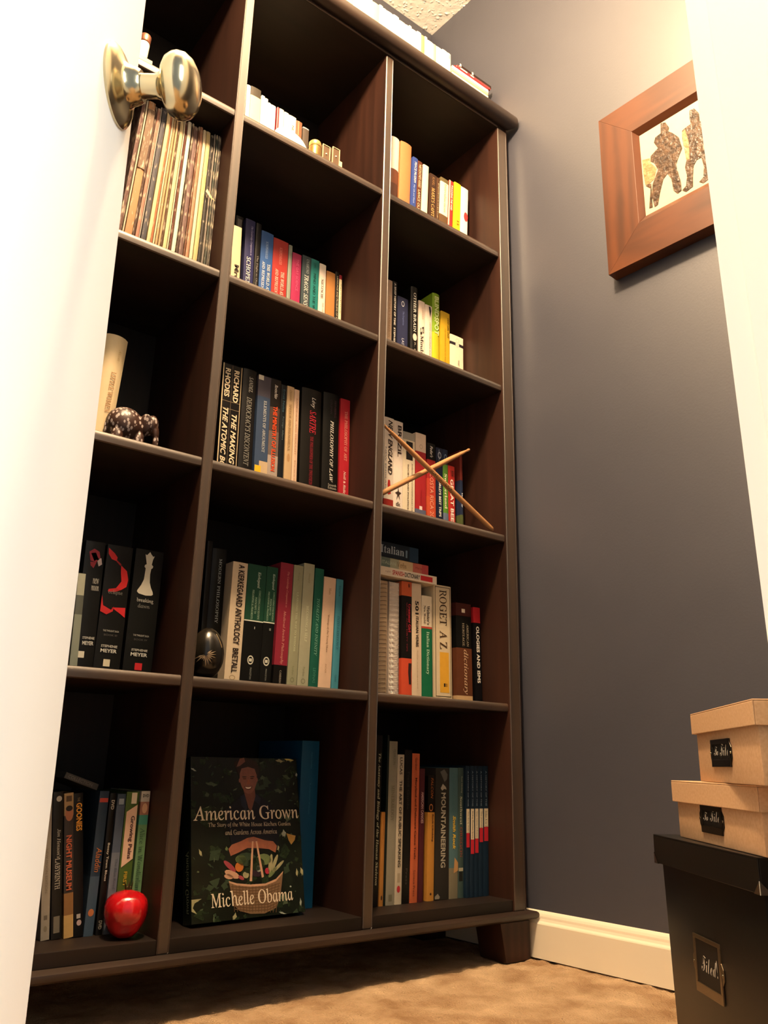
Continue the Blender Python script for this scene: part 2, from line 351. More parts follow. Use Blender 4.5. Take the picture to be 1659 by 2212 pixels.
ROWS = {
 'A': (1.1523, [
  ('cream_small', -0.279, 0.0186, 0.177, -0.0365, 0.1, 0.6004),
  ('dark_left', -0.2541, 0.0157, 0.234, -0.034, 0.14, 0.5887),
  ('navy', -0.2381, 0.0214, 0.2291, -0.0302, 0.13, 0.6134),
  ('blackthin', -0.2162, 0.0111, 0.2295, -0.0197, 0.13, 0.5969),
  ('blue', -0.2038, 0.0276, 0.2181, -0.019, 0.13, 0.5789),
  ('red', -0.1758, 0.0349, 0.2142, -0.0164, 0.13, 0.5724),
  ('greygreen', -0.1392, 0.0081, 0.2126, -0.0157, 0.13, 0.5748),
  ('magenta', -0.1296, 0.0213, 0.1993, -0.0164, 0.13, 0.551),
  ('slate', -0.1054, 0.0213, 0.2037, -0.0154, 0.13, 0.5606),
  ('teal', -0.0831, 0.0198, 0.2043, -0.018, 0.13, 0.5584),
  ('white', -0.0618, 0.0161, 0.2018, -0.018, 0.13, 0.5548),
  ('tan', -0.0434, 0.022, 0.1913, -0.0185, 0.13, 0.5269),
  ('black2', -0.0206, 0.0097, 0.1986, -0.0185, 0.13, 0.5446),
  ('creamred', -0.0106, 0.0068, 0.1945, -0.0163, 0.13, 0.5387),
 ]),
 'B': (1.1523, [
  ('tan', 0.1105, 0.0145, 0.2303, -0.0044, 0.12, 0.6516),
  ('black', 0.1261, 0.0126, 0.2326, -0.0041, 0.12, 0.649),
  ('navy', 0.1414, 0.0298, 0.2005, -0.0041, 0.12, 0.5916),
  ('otherbrain', 0.1734, 0.0198, 0.234, -0.0056, 0.11, 0.6775),
  ('cream', 0.2034, 0.0184, 0.2133, -0.0056, 0.12, 0.6103),
  ('feather', 0.2221, 0.0207, 0.2106, -0.0003, 0.12, 0.6042),
  ('blink', 0.2459, 0.0219, 0.2516, -0.0003, 0.12, 0.664),
  ('yellow', 0.271, 0.0275, 0.2123, -0.0003, 0.12, 0.6033),
  ('ribbon', 0.3011, 0.0412, 0.162, -0.0004, 0.12, 0.4813),
 ]),
 'C': (0.8028, [
  ('rhodes', -0.2836, 0.0382, 0.2219, -0.0195, 0.083, 0.8631),
  ('sandel', -0.2414, 0.0277, 0.2251, -0.0201, 0.083, 0.8577),
  ('elements', -0.21, 0.0267, 0.2216, -0.0219, 0.083, 0.8668),
  ('ministry', -0.1829, 0.0213, 0.2226, -0.0219, 0.083, 0.861),
  ('darkteal', -0.1603, 0.0112, 0.2167, -0.0219, 0.083, 0.8596),
  ('beige', -0.1472, 0.0152, 0.2182, -0.0223, 0.083, 0.8581),
  ('cream', -0.1306, 0.0109, 0.2161, -0.0248, 0.083, 0.8599),
  ('sartre', -0.1127, 0.0447, 0.2272, -0.0248, 0.083, 0.8687),
  ('law', -0.0627, 0.0375, 0.2326, -0.0243, 0.083, 0.8679),
  ('art', -0.0234, 0.0227, 0.2299, -0.0224, 0.083, 0.8645),
 ]),
 'D': (0.8028, [
  ('england', 0.0989, 0.0247, 0.2319, -0.0103, 0.1, 0.8391),
  ('bra', 0.124, 0.024, 0.2305, -0.0101, 0.1, 0.8334),
  ('offwhite', 0.1486, 0.033, 0.2125, -0.0099, 0.1, 0.8163),
  ('redwhite', 0.1839, 0.0287, 0.2193, -0.0099, 0.1, 0.8192),
  ('fodor', 0.2169, 0.024, 0.2041, -0.016, 0.1, 0.8009),
  ('trips', 0.243, 0.0192, 0.1999, -0.0161, 0.1, 0.7924),
  ('swiss', 0.2627, 0.0146, 0.2005, -0.016, 0.1, 0.7961),
  ('beer', 0.2786, 0.0187, 0.1661, -0.0161, 0.1, 0.7538),
  ('norway', 0.3141, 0.0077, 0.2102, -0.0178, 0.1, 0.7966),
 ]),
 'E': (0.4542, [
  ('dark0', -0.2756, 0.0095, 0.2397, -0.0153, 0.1, 0.9655),
  ('modern', -0.2657, 0.0265, 0.2293, -0.0082, 0.1, 0.9697),
  ('kierk', -0.2384, 0.0283, 0.2068, 0.0017, 0.08, 0.9764),
  ('k1', -0.2094, 0.0365, 0.2076, 0.0032, 0.08, 0.9844),
  ('k2', -0.1725, 0.022, 0.2089, 0.0064, 0.08, 0.9838),
  ('crimson', -0.1462, 0.0263, 0.2207, 0.0095, 0.08, 0.9817),
  ('olive1', -0.1181, 0.0192, 0.2205, 0.0095, 0.08, 0.9771),
  ('olive2', -0.0973, 0.0225, 0.2274, 0.0095, 0.08, 0.9817),
  ('green', -0.0734, 0.0187, 0.2219, 0.014, 0.08, 0.9764),
  ('marx', -0.0534, 0.0263, 0.2089, 0.0143, 0.08, 0.9779),
  ('turq', -0.0251, 0.0148, 0.2088, 0.0148, 0.08, 0.9753),
 ]),
 'F': (0.4542, [
  ('spiral1', 0.0752, 0.022, 0.2215, -0.0129, 0.072, 0.9861),
  ('spiral2', 0.1035, 0.0247, 0.2227, -0.015, 0.072, 0.9827),
  ('grammar', 0.131, 0.0255, 0.2267, -0.0167, 0.072, 0.9805),
  ('v501', 0.157, 0.0243, 0.2265, -0.0173, 0.072, 0.9792),
  ('webster', 0.1827, 0.0266, 0.2049, -0.0167, 0.072, 0.9746),
  ('roget', 0.2146, 0.0466, 0.2323, -0.0173, 0.072, 0.9763),
  ('heritage', 0.2734, 0.0426, 0.2025, -0.0184, 0.07, 0.9625),
  ('ologies', 0.3257, 0.0196, 0.1997, -0.0234, 0.072, 0.959),
 ]),
 'G': (0.0977, [
  ('skeleton', 0.0683, 0.0135, 0.2862, 0.0092, 0.067, 1.0023),
  ('dkgreen', 0.0938, 0.0042, 0.2872, 0.0107, 0.067, 1.0121),
  ('tanshort', 0.0847, 0.0082, 0.1538, 0.0078, 0.067, 0.9881),
  ('pearson', 0.0988, 0.0188, 0.2765, 0.008, 0.067, 0.9975),
  ('lucas', 0.1188, 0.0154, 0.2535, 0.008, 0.067, 0.9995),
  ('black', 0.135, 0.0171, 0.2624, 0.0124, 0.067, 1.0003),
  ('orange', 0.1527, 0.0178, 0.2562, 0.0129, 0.067, 0.998),
  ('maroon', 0.1724, 0.0116, 0.2291, 0.0129, 0.067, 0.9999),
  ('rock', 0.193, 0.0168, 0.2172, 0.0119, 0.067, 0.9962),
  ('mountain', 0.2121, 0.0346, 0.231, 0.0091, 0.067, 0.9918),
  ('smith', 0.2474, 0.0218, 0.2319, 0.0091, 0.067, 0.9914),
  ('oregon', 0.2698, 0.014, 0.2323, 0.0094, 0.067, 0.9947),
  ('nat1', 0.2842, 0.0106, 0.236, 0.01, 0.061, 0.9848),
  ('nat2', 0.2952, 0.0111, 0.2362, 0.0135, 0.061, 0.9862),
  ('nat3', 0.3067, 0.0111, 0.2364, 0.0135, 0.061, 0.9878),
  ('nat4', 0.3186, 0.0117, 0.2366, 0.0113, 0.061, 0.9897),
  ('nat5', 0.3308, 0.014, 0.2368, 0.0109, 0.061, 0.9907),
 ]),
 'H': (0.0977, [
  ('grey', -0.4814, 0.0112, 0.1898, -0.115, 0.071, 0.9857),
  ('henson', -0.4678, 0.0135, 0.1894, -0.12, 0.071, 1.0066),
  ('museum', -0.4509, 0.0126, 0.1879, -0.13, 0.071, 0.997),
  ('goonies', -0.4379, 0.0131, 0.1876, -0.13, 0.071, 0.9947),
  ('blue', -0.4247, 0.0133, 0.1896, 0, 0.071, 0.9978),
  ('jtown', -0.4078, 0.0092, 0.1867, -0.008, 0.071, 0.9997),
  ('bluegrey', -0.3966, 0.0121, 0.1855, -0.008, 0.071, 0.8571),
  ('growing', -0.3836, 0.019, 0.1887, -0.006, 0.071, 0.7379),
  ('alice', -0.3613, 0.0133, 0.1895, -0.006, 0.071, 0.7478),
 ]),
 'I': (0.4542, [
  ('sage', -0.4951, 0.0108, 0.1412, -0.0359, 0.06, 0.9649),
  ('newmoon', -0.4848, 0.0297, 0.198, -0.0215, 0.08, 0.9668),
  ('eclipse', -0.4547, 0.0402, 0.1981, -0.003, 0.08, 0.9703),
  ('dawn', -0.4099, 0.0459, 0.1996, 0.001, 0.08, 0.9727),
 ]),
 'J': (0.8028, [
  ('little', -0.5101, 0.0414, 0.2091, 0.0473, 0.09, 0.8557),
 ]),
 'K': (1.499, [
  ('whitebrown', 0.0801, 0.0277, 0.2433, 0.014, 0.085, 0.6653),
  ('orange', 0.1096, 0.0325, 0.2452, 0.0194, 0.085, 0.6633),
  ('blue', 0.1425, 0.0151, 0.2184, 0.0366, 0.085, 0.6004),
  ('brown', 0.158, 0.014, 0.2154, 0.0366, 0.085, 0.5858),
  ('cream', 0.1772, 0.0162, 0.2142, 0.029, 0.085, 0.5713),
  ('marx', 0.199, 0.0215, 0.2, 0.0255, 0.085, 0.5506),
  ('brown2', 0.2209, 0.0094, 0.198, 0.0255, 0.085, 0.5402),
  ('creamdark', 0.2307, 0.0256, 0.2067, 0.0397, 0.085, 0.5612),
  ('touching', 0.2576, 0.0149, 0.2116, 0.0397, 0.085, 0.5657),
  ('yellow', 0.2768, 0.0214, 0.2158, 0.0338, 0.085, 0.5692),
  ('reddot', 0.2993, 0.0237, 0.2133, 0.0311, 0.085, 0.5678),
 ]),
 'L': (1.499, [
  ('w1', -0.2744, 0.0084, 0.1836, -0.0197, 0.11, 0.4032),
  ('w2', -0.2653, 0.0234, 0.1863, -0.0181, 0.11, 0.3973),
  ('w3', -0.24, 0.0076, 0.1773, -0.0169, 0.11, 0.3582),
  ('w4', -0.2319, 0.0067, 0.175, -0.0136, 0.11, 0.3417),
  ('w5', -0.2245, 0.0056, 0.1681, -0.0105, 0.11, 0.3143),
  ('w6', -0.2179, 0.0119, 0.1671, -0.0136, 0.11, 0.3109),
  ('red', -0.2009, 0.005, 0.1695, -0.0209, 0.11, 0.3123),
  ('w7', -0.1951, 0.0103, 0.1694, -0.0209, 0.11, 0.309),
  ('w8', -0.1844, 0.0108, 0.1678, -0.0138, 0.11, 0.2968),
  ('w9', -0.1733, 0.0177, 0.1668, -0.0109, 0.11, 0.2877),
  ('b1', -0.1551, 0.0148, 0.1632, -0.0086, 0.11, 0.2251),
  ('b2', -0.1376, 0.0151, 0.1563, -0.0084, 0.11, 0.1836),
 ]),
 'T': (1.9, [
  ('t1', 0.0141, 0.0117, 0.1836, 0, 0.07, 0.2589),
  ('t2', 0.0273, 0.0102, 0.1773, 0, 0.07, 0.2368),
  ('t3', 0.0391, 0.0085, 0.1834, 0, 0.07, 0.2546),
  ('t4', 0.0607, 0.0104, 0.1789, 0, 0.07, 0.271),
  ('t5', 0.0736, 0.0087, 0.1677, 0, 0.07, 0.2299),
  ('t6', 0.0978, 0.0106, 0.1727, 0, 0.07, 0.2727),
  ('t7', 0.1386, 0.0109, 0.1791, 0, 0.07, 0.3005),
  ('t8', 0.1511, 0.0312, 0.1699, 0, 0.07, 0.2951),
  ('t9', 0.1828, 0.0198, 0.1742, 0, 0.07, 0.2516),
  ('t10', 0.2057, 0.0094, 0.1737, 0, 0.07, 0.2464),
  ('t11', 0.2169, 0.0154, 0.1726, 0, 0.07, 0.261),
  ('t12', 0.2327, 0.0219, 0.1806, 0, 0.07, 0.3126),
 ]),
}
# ---------------------------------------------------------------- books
def book_cover(t, h, d, levels, bulge, wall_, hb):
    """U-shaped cover: two boards and a slightly rounded spine (front at y=0), banded in height"""
    ns = 6; out = [(-t / 2, d)]
    for i in range(ns + 1):
        u = -1 + 2 * i / ns; out.append((u * t / 2, bulge * u * u * (1 if abs(u) < .99 else 1.15)))
    out.append((t / 2, d))
    w_ = min(wall_, t * 0.2)
    inn = [(t / 2 - w_, d), (t / 2 - w_, bulge + w_), (-t / 2 + w_, bulge + w_), (-t / 2 + w_, d)]
    mb = MB(); no = len(out)
    for li in range(len(levels) - 1):
        z1, m = levels[li]; z0 = levels[li + 1][0]
        vs = [(x, y, z0) for x, y in out] + [(x, y, z1) for x, y in out]
        mb.add(vs, [(i + 1, i, no + i, no + i + 1) for i in range(no - 1)][::1], m)
    ml = levels[-2][1]; mt = levels[0][1]
    vs = [(x, y, 0) for x, y in inn] + [(x, y, h) for x, y in inn]
    mb.add(vs, [(1, 0, 4, 5), (2, 1, 5, 6), (3, 2, 6, 7)], ml)
    for z, m in ((0, ml), (h, mt)):
        pts = [(x, y, z) for x, y in out] + [(x, y, z) for x, y in inn]
        mb.add(pts, [tuple(range(len(pts)))], m)
    for i in (0, 1):
        a = out[0] if i == 0 else inn[0]; b = inn[3] if i == 0 else out[-1]
        mb.add([(a[0], a[1], 0), (b[0], b[1], 0), (b[0], b[1], h), (a[0], a[1], h)], [(0, 1, 2, 3)], ml)
    return mb
def tone(h):
    c = [int(h[i:i + 2], 16) for i in (1, 3, 5)]; g = sum(c) / 3.0; f = 0.62 if g < 40 else (0.95 if g < 200 else 1.0)
    return '#' + ''.join('%02x' % max(0, min(255, int((x * .84 + g * .16) * f))) for x in c)
def make_book(z0, x, t, h, lean, y, vf, spec, name, label, group, cat='book', mat_=None, dmax=None):
    base = spec.get('c', '#888888'); bands = spec.get('b') or [(0, base)]
    hb = spec.get('hb', 0)
    d = min(dmax or 0.271 - y, max(0.10, h * 0.68))
    r = thing(name, label, cat, (x + t / 2, y, z0 + t / 2 * abs(math.sin(lean)) + 0.0002), (0, lean, 0), group)
    cols = []; levels = []
    for v, c in bands:
        v = v * vf if v > 0 else 0
        if c not in cols: cols.append(c)
        levels.append((h * (1 - v), cols.index(c)))
    levels.append((0.0, 0))
    bulge = spec.get('r', 0.0025 if hb else 0.0007)
    mats = mat_ or [mat(tone(c), spec.get('g', 0.42), spec=0.26, grain=0.08, scale=90) for c in cols]
    cv = part('cover', book_cover(t, h, d, levels, bulge, 0.0022 if hb else 0.0005, hb), mats, r, smooth=True, angle=40)
    g = 0.0023 if hb else 0.0007; e = 0.003 if hb else 0.0012
    part('page_block', MB().box(-t / 2 + min(g, t * .21), bulge + g, e, t / 2 - min(g, t * .21), d - e, h - e), spec.get('pm', PAGES), r)
    for ti, tx in enumerate(spec.get('t', ())):
        s, v0, v1, lane, size, col = tx[:6]; st = tx[6] if len(tx) > 6 else ''
        nm = 'title' if ti == 0 else 'lettering'
        bold = 0.025 if 'b' in st else 0.0; sh = 0.25 if 'i' in st else 0.0
        yy = -0.0006
        if 'h' in st:      # lettering across the spine: size = width fraction, v0..v1 height span
            text(nm, s, (lane * t - size * t / 2, yy, h * (1 - v1 * vf)), (1, 0, 0), (0, 0, 1), size * t, h * (v1 - v0) * vf, col, r, bold, sh)
        else:
            zt = h * (1 - v0 * vf); W = h * (v1 - v0) * vf
            if zt - W < 0.001: 
                W = max(W, 0.01)
            text(nm, s, (lane * t - size * t / 2, yy, zt), (0, 0, -1), (1, 0, 0), W, size * t, col, r, bold, sh)
    for si, sp in enumerate(spec.get('s', ())):
        # printed panel or emblem: (kind, v0, v1, u0, u1, colour)
        k, v0, v1, u0, u1, col = sp
        za, zb = h * (1 - v0 * vf), h * (1 - v1 * vf); xa, xb = (u0 - .5) * t, (u1 - .5) * t
        mb = MB(); yy = -0.00012 - 0.00001 * si + bulge * 0.0
        if k == 'r': mb.poly([(xa, yy, zb), (xb, yy, zb), (xb, yy, za), (xa, yy, za)])
        elif k == 'o': mb.poly([((xa + xb) / 2 + (xb - xa) / 2 * math.cos(q), yy, (za + zb) / 2 + (za - zb) / 2 * math.sin(q)) for q in [i * math.pi / 10 for i in range(20)]])
        elif k == 'ring':
            P = []; 
            for f_ in (1, .72): P += [((xa + xb) / 2 + (xb - xa) / 2 * f_ * math.cos(i * math.pi / 10), yy, (za + zb) / 2 + (za - zb) / 2 * f_ * math.sin(i * math.pi / 10)) for i in range(20)]
            mb.add(P, [(i, (i + 1) % 20, 20 + (i + 1) % 20, 20 + i) for i in range(20)])
        part('printed_panel' if k == 'r' else 'emblem', mb, mat(col, 0.5), r)
    for col, pts in spec.get('p', ()):       # printed shapes: (u, v) outline
        part('printed_shape', MB().poly([((u - .5) * t, -0.0003, h * (1 - v * vf)) for u, v in pts]), mat(col, 0.5), r)
    return r
W_ = '#e8e4da'
def N5(i, n):   # five issues of the same magazine set
    return dict(c='#12283e', t=[(n, .36, .36 + .30 * i[0], 0, .4, '#3a3630'), ('A HISTORY OF THE', .04, .32, 0, .28, '#8898a8')][:2],
                s=[('r', .34, .34 + i[0] * .34, .12, .9, '#cfc4a8'), ('r', .34 + i[0] * .34, .34 + i[0] * .34 + .11, .12, .9, '#b02430')])
SPEC = {
'A': dict(
 cream_small=dict(c='#d9c49a', t=[('Mrdi', .8, 1.15, .1, .5, '#30261c', 'b')], d='small cream paperback half hidden by the bay divider'),
 dark_left=dict(c='#2a2523', s=[('r', .05, .22, .2, .8, '#5a5654')], d='dark grey book behind the small cream paperback'),
 navy=dict(c='#2b2c60', t=[('SCHOPENHAUER', .62, 1.4, -.05, .42, W_), ('The Cambridge Companion to', .1, .58, .14, .24, '#b0acd0', 'i')], d='thick navy blue book with white capitals'),
 blackthin=dict(c='#1b191b', t=[('The Flight to Objectivity', .55, 1.2, 0, .4, '#8a8680')], d='thin black book between the navy and the blue one'),
 blue=dict(c='#2c5ca4', t=[('SCHOPENHAUER', .18, .5, -.02, .2, '#9db4d6'), ('THE WORLD AS WILL', .58, 1.25, .2, .24, W_), ('AND REPRESENTATION', .56, 1.3, -.22, .22, '#dfe4ea')], d='bright blue paperback volume with white capitals'),
 red=dict(c='#b42e28', t=[('SCHOPENHAUER', .15, .48, 0, .18, '#d88078'), ('THE WORLD AS WILL', .6, 1.2, .18, .22, '#f0d0c0'), ('AND REPRESENTATION', .58, 1.25, -.2, .2, '#f0c8b8')], d='widest red paperback volume with pale capitals'),
 greygreen=dict(c='#8c9484', d='thin grey green booklet beside the red volume'),
 magenta=dict(c='#b02455', t=[('THE GAY SCIENCE', .12, .8, .08, .28, '#c85a80')], d='magenta pink paperback'),
 slate=dict(c='#3a4a50', t=[('TRAGIC SENSE OF LIFE', .4, 1.5, 0, .46, W_, 'i'), ('UNAMUNO', .06, .36, .1, .32, '#a8b4b4')], d='slate grey paperback with white italic capitals'),
 teal=dict(c='#17807a', t=[('MIND AND THE WORLD ORDER', .3, 1.6, -.05, .3, '#0c3834'), ('Lewis', .08, .18, 0, .3, '#0c3834')], d='teal green paperback with dark lettering'),
 white=dict(c='#e2d6c6', t=[('NIETZSCHE', .33, .75, -.05, .36, '#43201a', 'b'), ('THE GENEALOGY', .82, 1.3, .15, .22, '#9a8a80')], d='off white paperback with brown capitals'),
 tan=dict(c='#bf7c38', d='plain orange tan book without lettering'),
 black2=dict(c='#261c17', t=[('LANGUAGE AND PROBLEMS OF KNOWLEDGE', .1, 1.4, 0, .36, '#cdbf9c')], d='thin black paperback with small cream capitals'),
 creamred=dict(c='#e8d8a8', b=[(0, '#b02030'), (.1, '#e8d8a8')], t=[('Speaking', .2, .9, 0, .4, '#6a5a40')], d='very thin cream booklet with a red top'),
),
'B': dict(
 tan=dict(c='#c9ab90', t=[('HUMAN VARIATION', .28, .97, 0, .45, '#a5845f'), ('Molnar', .04, .2, .1, .4, '#b8987c')], d='pinkish tan paperback next to the divider'),
 black=dict(c='#1b1717', t=[('A BRIEF HISTORY OF TIME', .03, .74, 0, .38, W_, 'b'), ('STEPHEN', .78, 1.05, 0, .36, W_, 'b')], d='narrow black paperback with bold white capitals'),
 navy=dict(c='#2b3158', t=[('The Empiricists', .3, .6, .02, .2, '#6a76a8'), ('LAST', .88, 1.06, .02, .22, '#c8ccd8')], s=[('ring', .08, .2, .35, .62, '#cfd2da')], d='dull navy paperback with a pale crescent'),
 otherbrain=dict(c='#15140f', hb=1, t=[('OTHER BRAIN', .1, .73, -.02, .38, W_), ('R. Douglas', .9, 1.3, 0, .25, '#b0a898')], s=[('o', .755, .87, .22, .82, '#e8cdbb')], d='black hardback with a pale pink blob emblem'),
 cream=dict(c='#f0dcc6', t=[('5', .5, .68, .02, .6, '#1e1814'), ('Minds', .69, 1.05, .02, .5, '#1e1814', 'i'), ('GARDNER', .12, .36, .15, .2, '#c0a890')], d='cream paperback with a large black numeral'),
 feather=dict(c='#f0e0cc', t=[('HOW CHILDREN SUCCEED', .35, 1.2, .2, .2, '#a08870')], p=[('#1c1820', [(.5, .02), (.75, .02), (.85, .1), (.72, .25), (.6, .14)])], d='white paperback with a black feather shape'),
 blink=dict(c='#a8c018', hb=1, b=[(0, '#8fba20'), (.62, '#e2d21a')], t=[('BLINDSPOT', .05, .66, 0, .6, '#dbeaa8', 'b')], d='tall lime green and yellow hardback'),
 yellow=dict(c='#e8b81c', t=[('ODD GIRL OUT', .1, .52, .3, .18, '#4a3408', 'b'), ('THE HIDDEN CULTURE OF AGGRESSION', .34, 1.2, -.02, .15, '#a87e10')], d='golden yellow paperback beside the white box book'),
 ribbon=dict(c='#f4e6c8', b=[(0, '#f4e6c8'), (.24, '#2c2632'), (.34, '#f4e6c8')], t=[('WHAT', .8, 1.0, .12, .12, '#5a5048')], s=[('ring', .08, .22, .4, .66, '#d8c8b0'), ('o', .2, .4, .38, .66, '#e8d4c0')], d='short thick white book with a black ribbon band'),
),
'C': dict(
 rhodes=dict(c='#17110e', t=[('RICHARD', .05, .38, .22, .27, '#e0d0b0', 'b'), ('RHODES', .05, .34, -.24, .27, '#e0d0b0', 'b'), ('THE MAKING OF', .5, 1.13, .22, .27, '#e0d0b0', 'bi'), ('THE ATOMIC BOMB', .45, 1.15, -.24, .27, '#e0d0b0', 'bi')],
   s=[('r', .38, .384, .04, .96, '#8a7a60'), ('r', .455, .459, .04, .96, '#8a7a60'), ('r', .0, 1.1, 0, .05, '#d8c49c'), ('r', .0, 1.1, .96, 1, '#b8a480'), ('r', 0, 1.1, .49, .505, '#6a5a44')], d='thick black paperback with large cream capitals in two lines'),
 sandel=dict(c='#171512', hb=1, t=[('SANDEL', .08, .24, .06, .28, '#b0b0a8', 'i'), ("DEMOCRACY'S DISCONTENT", .29, .98, 0, .38, '#8f8f88', 'i')], d='black hardback with silvery italic capitals'),
 elements=dict(c='#34496c', b=[(0, '#4a4654'), (.22, '#34496c')], t=[('ELEMENTS OF ARGUMENT', .26, .79, .1, .22, '#c8ccc8')], s=[('r', 0, .05, 0, .4, '#c8c4b4'), ('r', .88, 1.03, .35, 1, '#b8a284'), ('r', .93, 1.0, .03, .5, '#e0b020')], d='slate blue textbook with a yellow sticker'),
 ministry=dict(c='#6a5a50', b=[(0, '#241a15'), (.3, '#4a3a32'), (.55, '#6c5c54'), (.8, '#a8988c')], t=[('THE MINISTRY OF ILLUSION', .29, .96, 0, .42, '#d84a1c', 'b'), ('Rentschler', .06, .21, .02, .32, W_, 'b')], d='brown grey paperback with orange capitals'),
 darkteal=dict(c='#15222a', t=[('Ernst Nolte', .05, .3, 0, .4, '#3c6070'), ('Foreign Affairs', .35, .6, 0, .4, '#5a6a70')], d='narrow blue black paperback'),
 beige=dict(c='#c9a97a', t=[('SPEECH AND PHENOMENA', .2, .7, -.02, .34, '#7c5c34'), ('Derrida', .04, .16, 0, .3, '#8a6a44', 'i')], s=[('o', .73, .82, .3, .7, '#a8845a')], d='beige tan paperback with brown capitals'),
 cream=dict(c='#e0bc9c', t=[('LANGUAGE AND THOUGHT', .1, .72, 0, .34, '#a87c5c'), ('Press', .78, 1.0, 0, .26, '#b08c6c')], d='pale peach paperback beside the wide black hardback'),
 sartre=dict(c='#1b1812', hb=1, t=[('SARTRE', .23, .47, .05, .32, '#ac2436', 'i'), ('Lévy', .09, .2, .05, .26, W_, 'i'), ('THE PHILOSOPHER OF THE TWENTIETH CENTURY', .5, 1.12, .02, .15, '#8e1e2e')], d='widest black hardback with a red name'),
 law=dict(c='#12120f', hb=1, t=[('PHILOSOPHY OF LAW', .29, .92, .02, .2, W_, 'bi'), ('FEINBERG', .07, .25, .2, .12, '#4c2f38'), ('COLEMAN', .07, .22, -.05, .12, '#3c2c34'), ('Seventh', .935, .96, .1, .5, '#a8a498', 'h'), ('Edition', .965, .99, .1, .5, '#a8a498', 'h')], d='wide black hardback with spaced white capitals'),
 art=dict(c='#b41826', t=[('THE PHILOSOPHY OF ART', .13, .66, .08, .3, '#dc9688'), ('Neill & Ridley', .77, 1.02, 0, .3, '#ecd8cc')], d='bright red paperback, last of its row'),
),
'D': dict(
 england=dict(c='#e9ddcd', b=[(0, '#e9ddcd'), (.93, '#b42a20')], t=[('NEW ENGLAND', .03, .65, .1, .46, '#2c1d14', 'bi'), ('NEW ENGLAND', .35, .88, -.36, .14, '#6a7484')], s=[], p=[('#c02a22', [(.5, .71), (.62, .72), (.66, .77), (.6, .82), (.74, .86), (.6, .87), (.45, .88), (.3, .86), (.42, .82), (.36, .77), (.42, .72)])], d='white paperback with a red lobster'),
 bra=dict(c='#ecdfd0', t=[('BRaZiL', .05, .42, .1, .44, '#33261c', 'b'), ('dk', .94, .985, 0, .5, '#4a4038', 'bh')], p=[('#3a2c24', [(.5, .76), (.58, .82), (.85, .83), (.62, .86), (.7, .92), (.5, .87), (.3, .93), (.4, .86), (.15, .84), (.44, .82)])], d='white paperback with a small dark starfish'),
 offwhite=dict(c='#e0d3b6', b=[(0, '#a8a496'), (.1, '#e0d3b6')], t=[('A HISTORY OF CONTEMPORARY ITALY', .4, 1.05, .25, .11, '#6a5a48'), ('SOCIETY AND POLITICS', .42, 1.0, -.08, .11, '#5a4a38', 'b')], s=[('r', .12, .36, .25, .8, '#171412')], d='thick off white paperback with a dark square'),
 redwhite=dict(c='#b82028', b=[(0, '#e0c9b2'), (.235, '#b62028'), (.96, '#5c6282')], s=[('r', .92, .965, .35, .62, '#e8d8d0'), ('ring', .14, .2, .35, .65, '#b8a48e')], t=[('travel guide', .72, .88, 0, .2, '#8c1820')], d='cream topped red guidebook'),
 fodor=dict(c='#b82824', b=[(0, '#161412'), (.235, '#b42424'), (.5, '#d0402a'), (.75, '#dc502c')], t=[("Fodor's", .04, .2, 0, .34, W_, 'bi'), ('COSTA RICA 2009', .42, 1.12, 0, .42, '#eaa890')], d='guidebook fading from black to orange red'),
 trips=dict(c='#192240', t=[("WORLD'S BEST TRIPS", .42, 1.0, 0, .34, W_, 'b'), ('lonely planet', .03, .2, -.1, .22, '#b8c0d0')], s=[('ring', .06, .16, .25, .75, '#b8c4d8')], d='navy guidebook with bold white capitals'),
 swiss=dict(c='#5a9a30', b=[(0, '#1b2b4c'), (.22, '#5c9a30'), (.92, '#66789a')], t=[('Switzerland', .36, .86, -.02, .5, '#eef0c8', 'b')], s=[('ring', .07, .16, .25, .75, '#8aa0c0')], d='navy topped green guidebook'),
 beer=dict(c='#c82a22', t=[('GREAT BEER', .25, 1.13, 0, .5, '#f4ece0', 'b'), ('101', .08, .2, .1, .5, '#201410', 'bh')], d='shorter red guidebook with bold white capitals'),
 norway=dict(c='#243050', b=[(0, '#7c2a22'), (.42, '#243254'), (.9, '#5a6838')], t=[('Norway', .6, .8, 0, .6, '#d8dce4', 'b')], d='thin brown and navy guidebook at the end of the row'),
),
'E': dict(
 dark0=dict(c='#17150f', d='tall black brown book next to the divider'),
 modern=dict(c='#12120f', hb=1, t=[('MODERN PHILOSOPHY', .08, .58, .05, .2, '#a6b0b0')], d='tall black hardback behind the dark painted egg'),
 kierk=dict(c='#d9c5a4', t=[('A KIERKEGAARD ANTHOLOGY', .02, .7, .08, .42, '#1c0d08', 'b'), ('BRETALL', .73, .93, .08, .38, '#1c0d08', 'b')], s=[('ring', .95, .99, .3, .7, '#a08c6c')], d='cream book with heavy black capitals'),
 k1=dict(c='#121412', b=[(0, '#184c36'), (.478, '#d4dccc'), (.487, '#121412')], t=[('Kierkegaard', .06, .2, .1, .2, '#c8d8c8', 'i'), ('CONCLUDING UNSCIENTIFIC', .22, .47, .2, .1, '#a0bca4'), ('POSTSCRIPT TO', .28, .42, .02, .1, '#a0bca4'), ('PHILOSOPHICAL FRAGMENTS', .22, .47, -.15, .1, '#a0bca4'), ('I', .53, .55, .05, .03, '#c8d0c8', 'h'), ('PRINCETON', .87, .965, 0, .09, '#8c9088')], s=[('ring', .77, .845, .3, .62, '#c8c8b8'), ('r', .795, .82, .38, .54, '#c8c8b8')], d='wide green over black volume'),
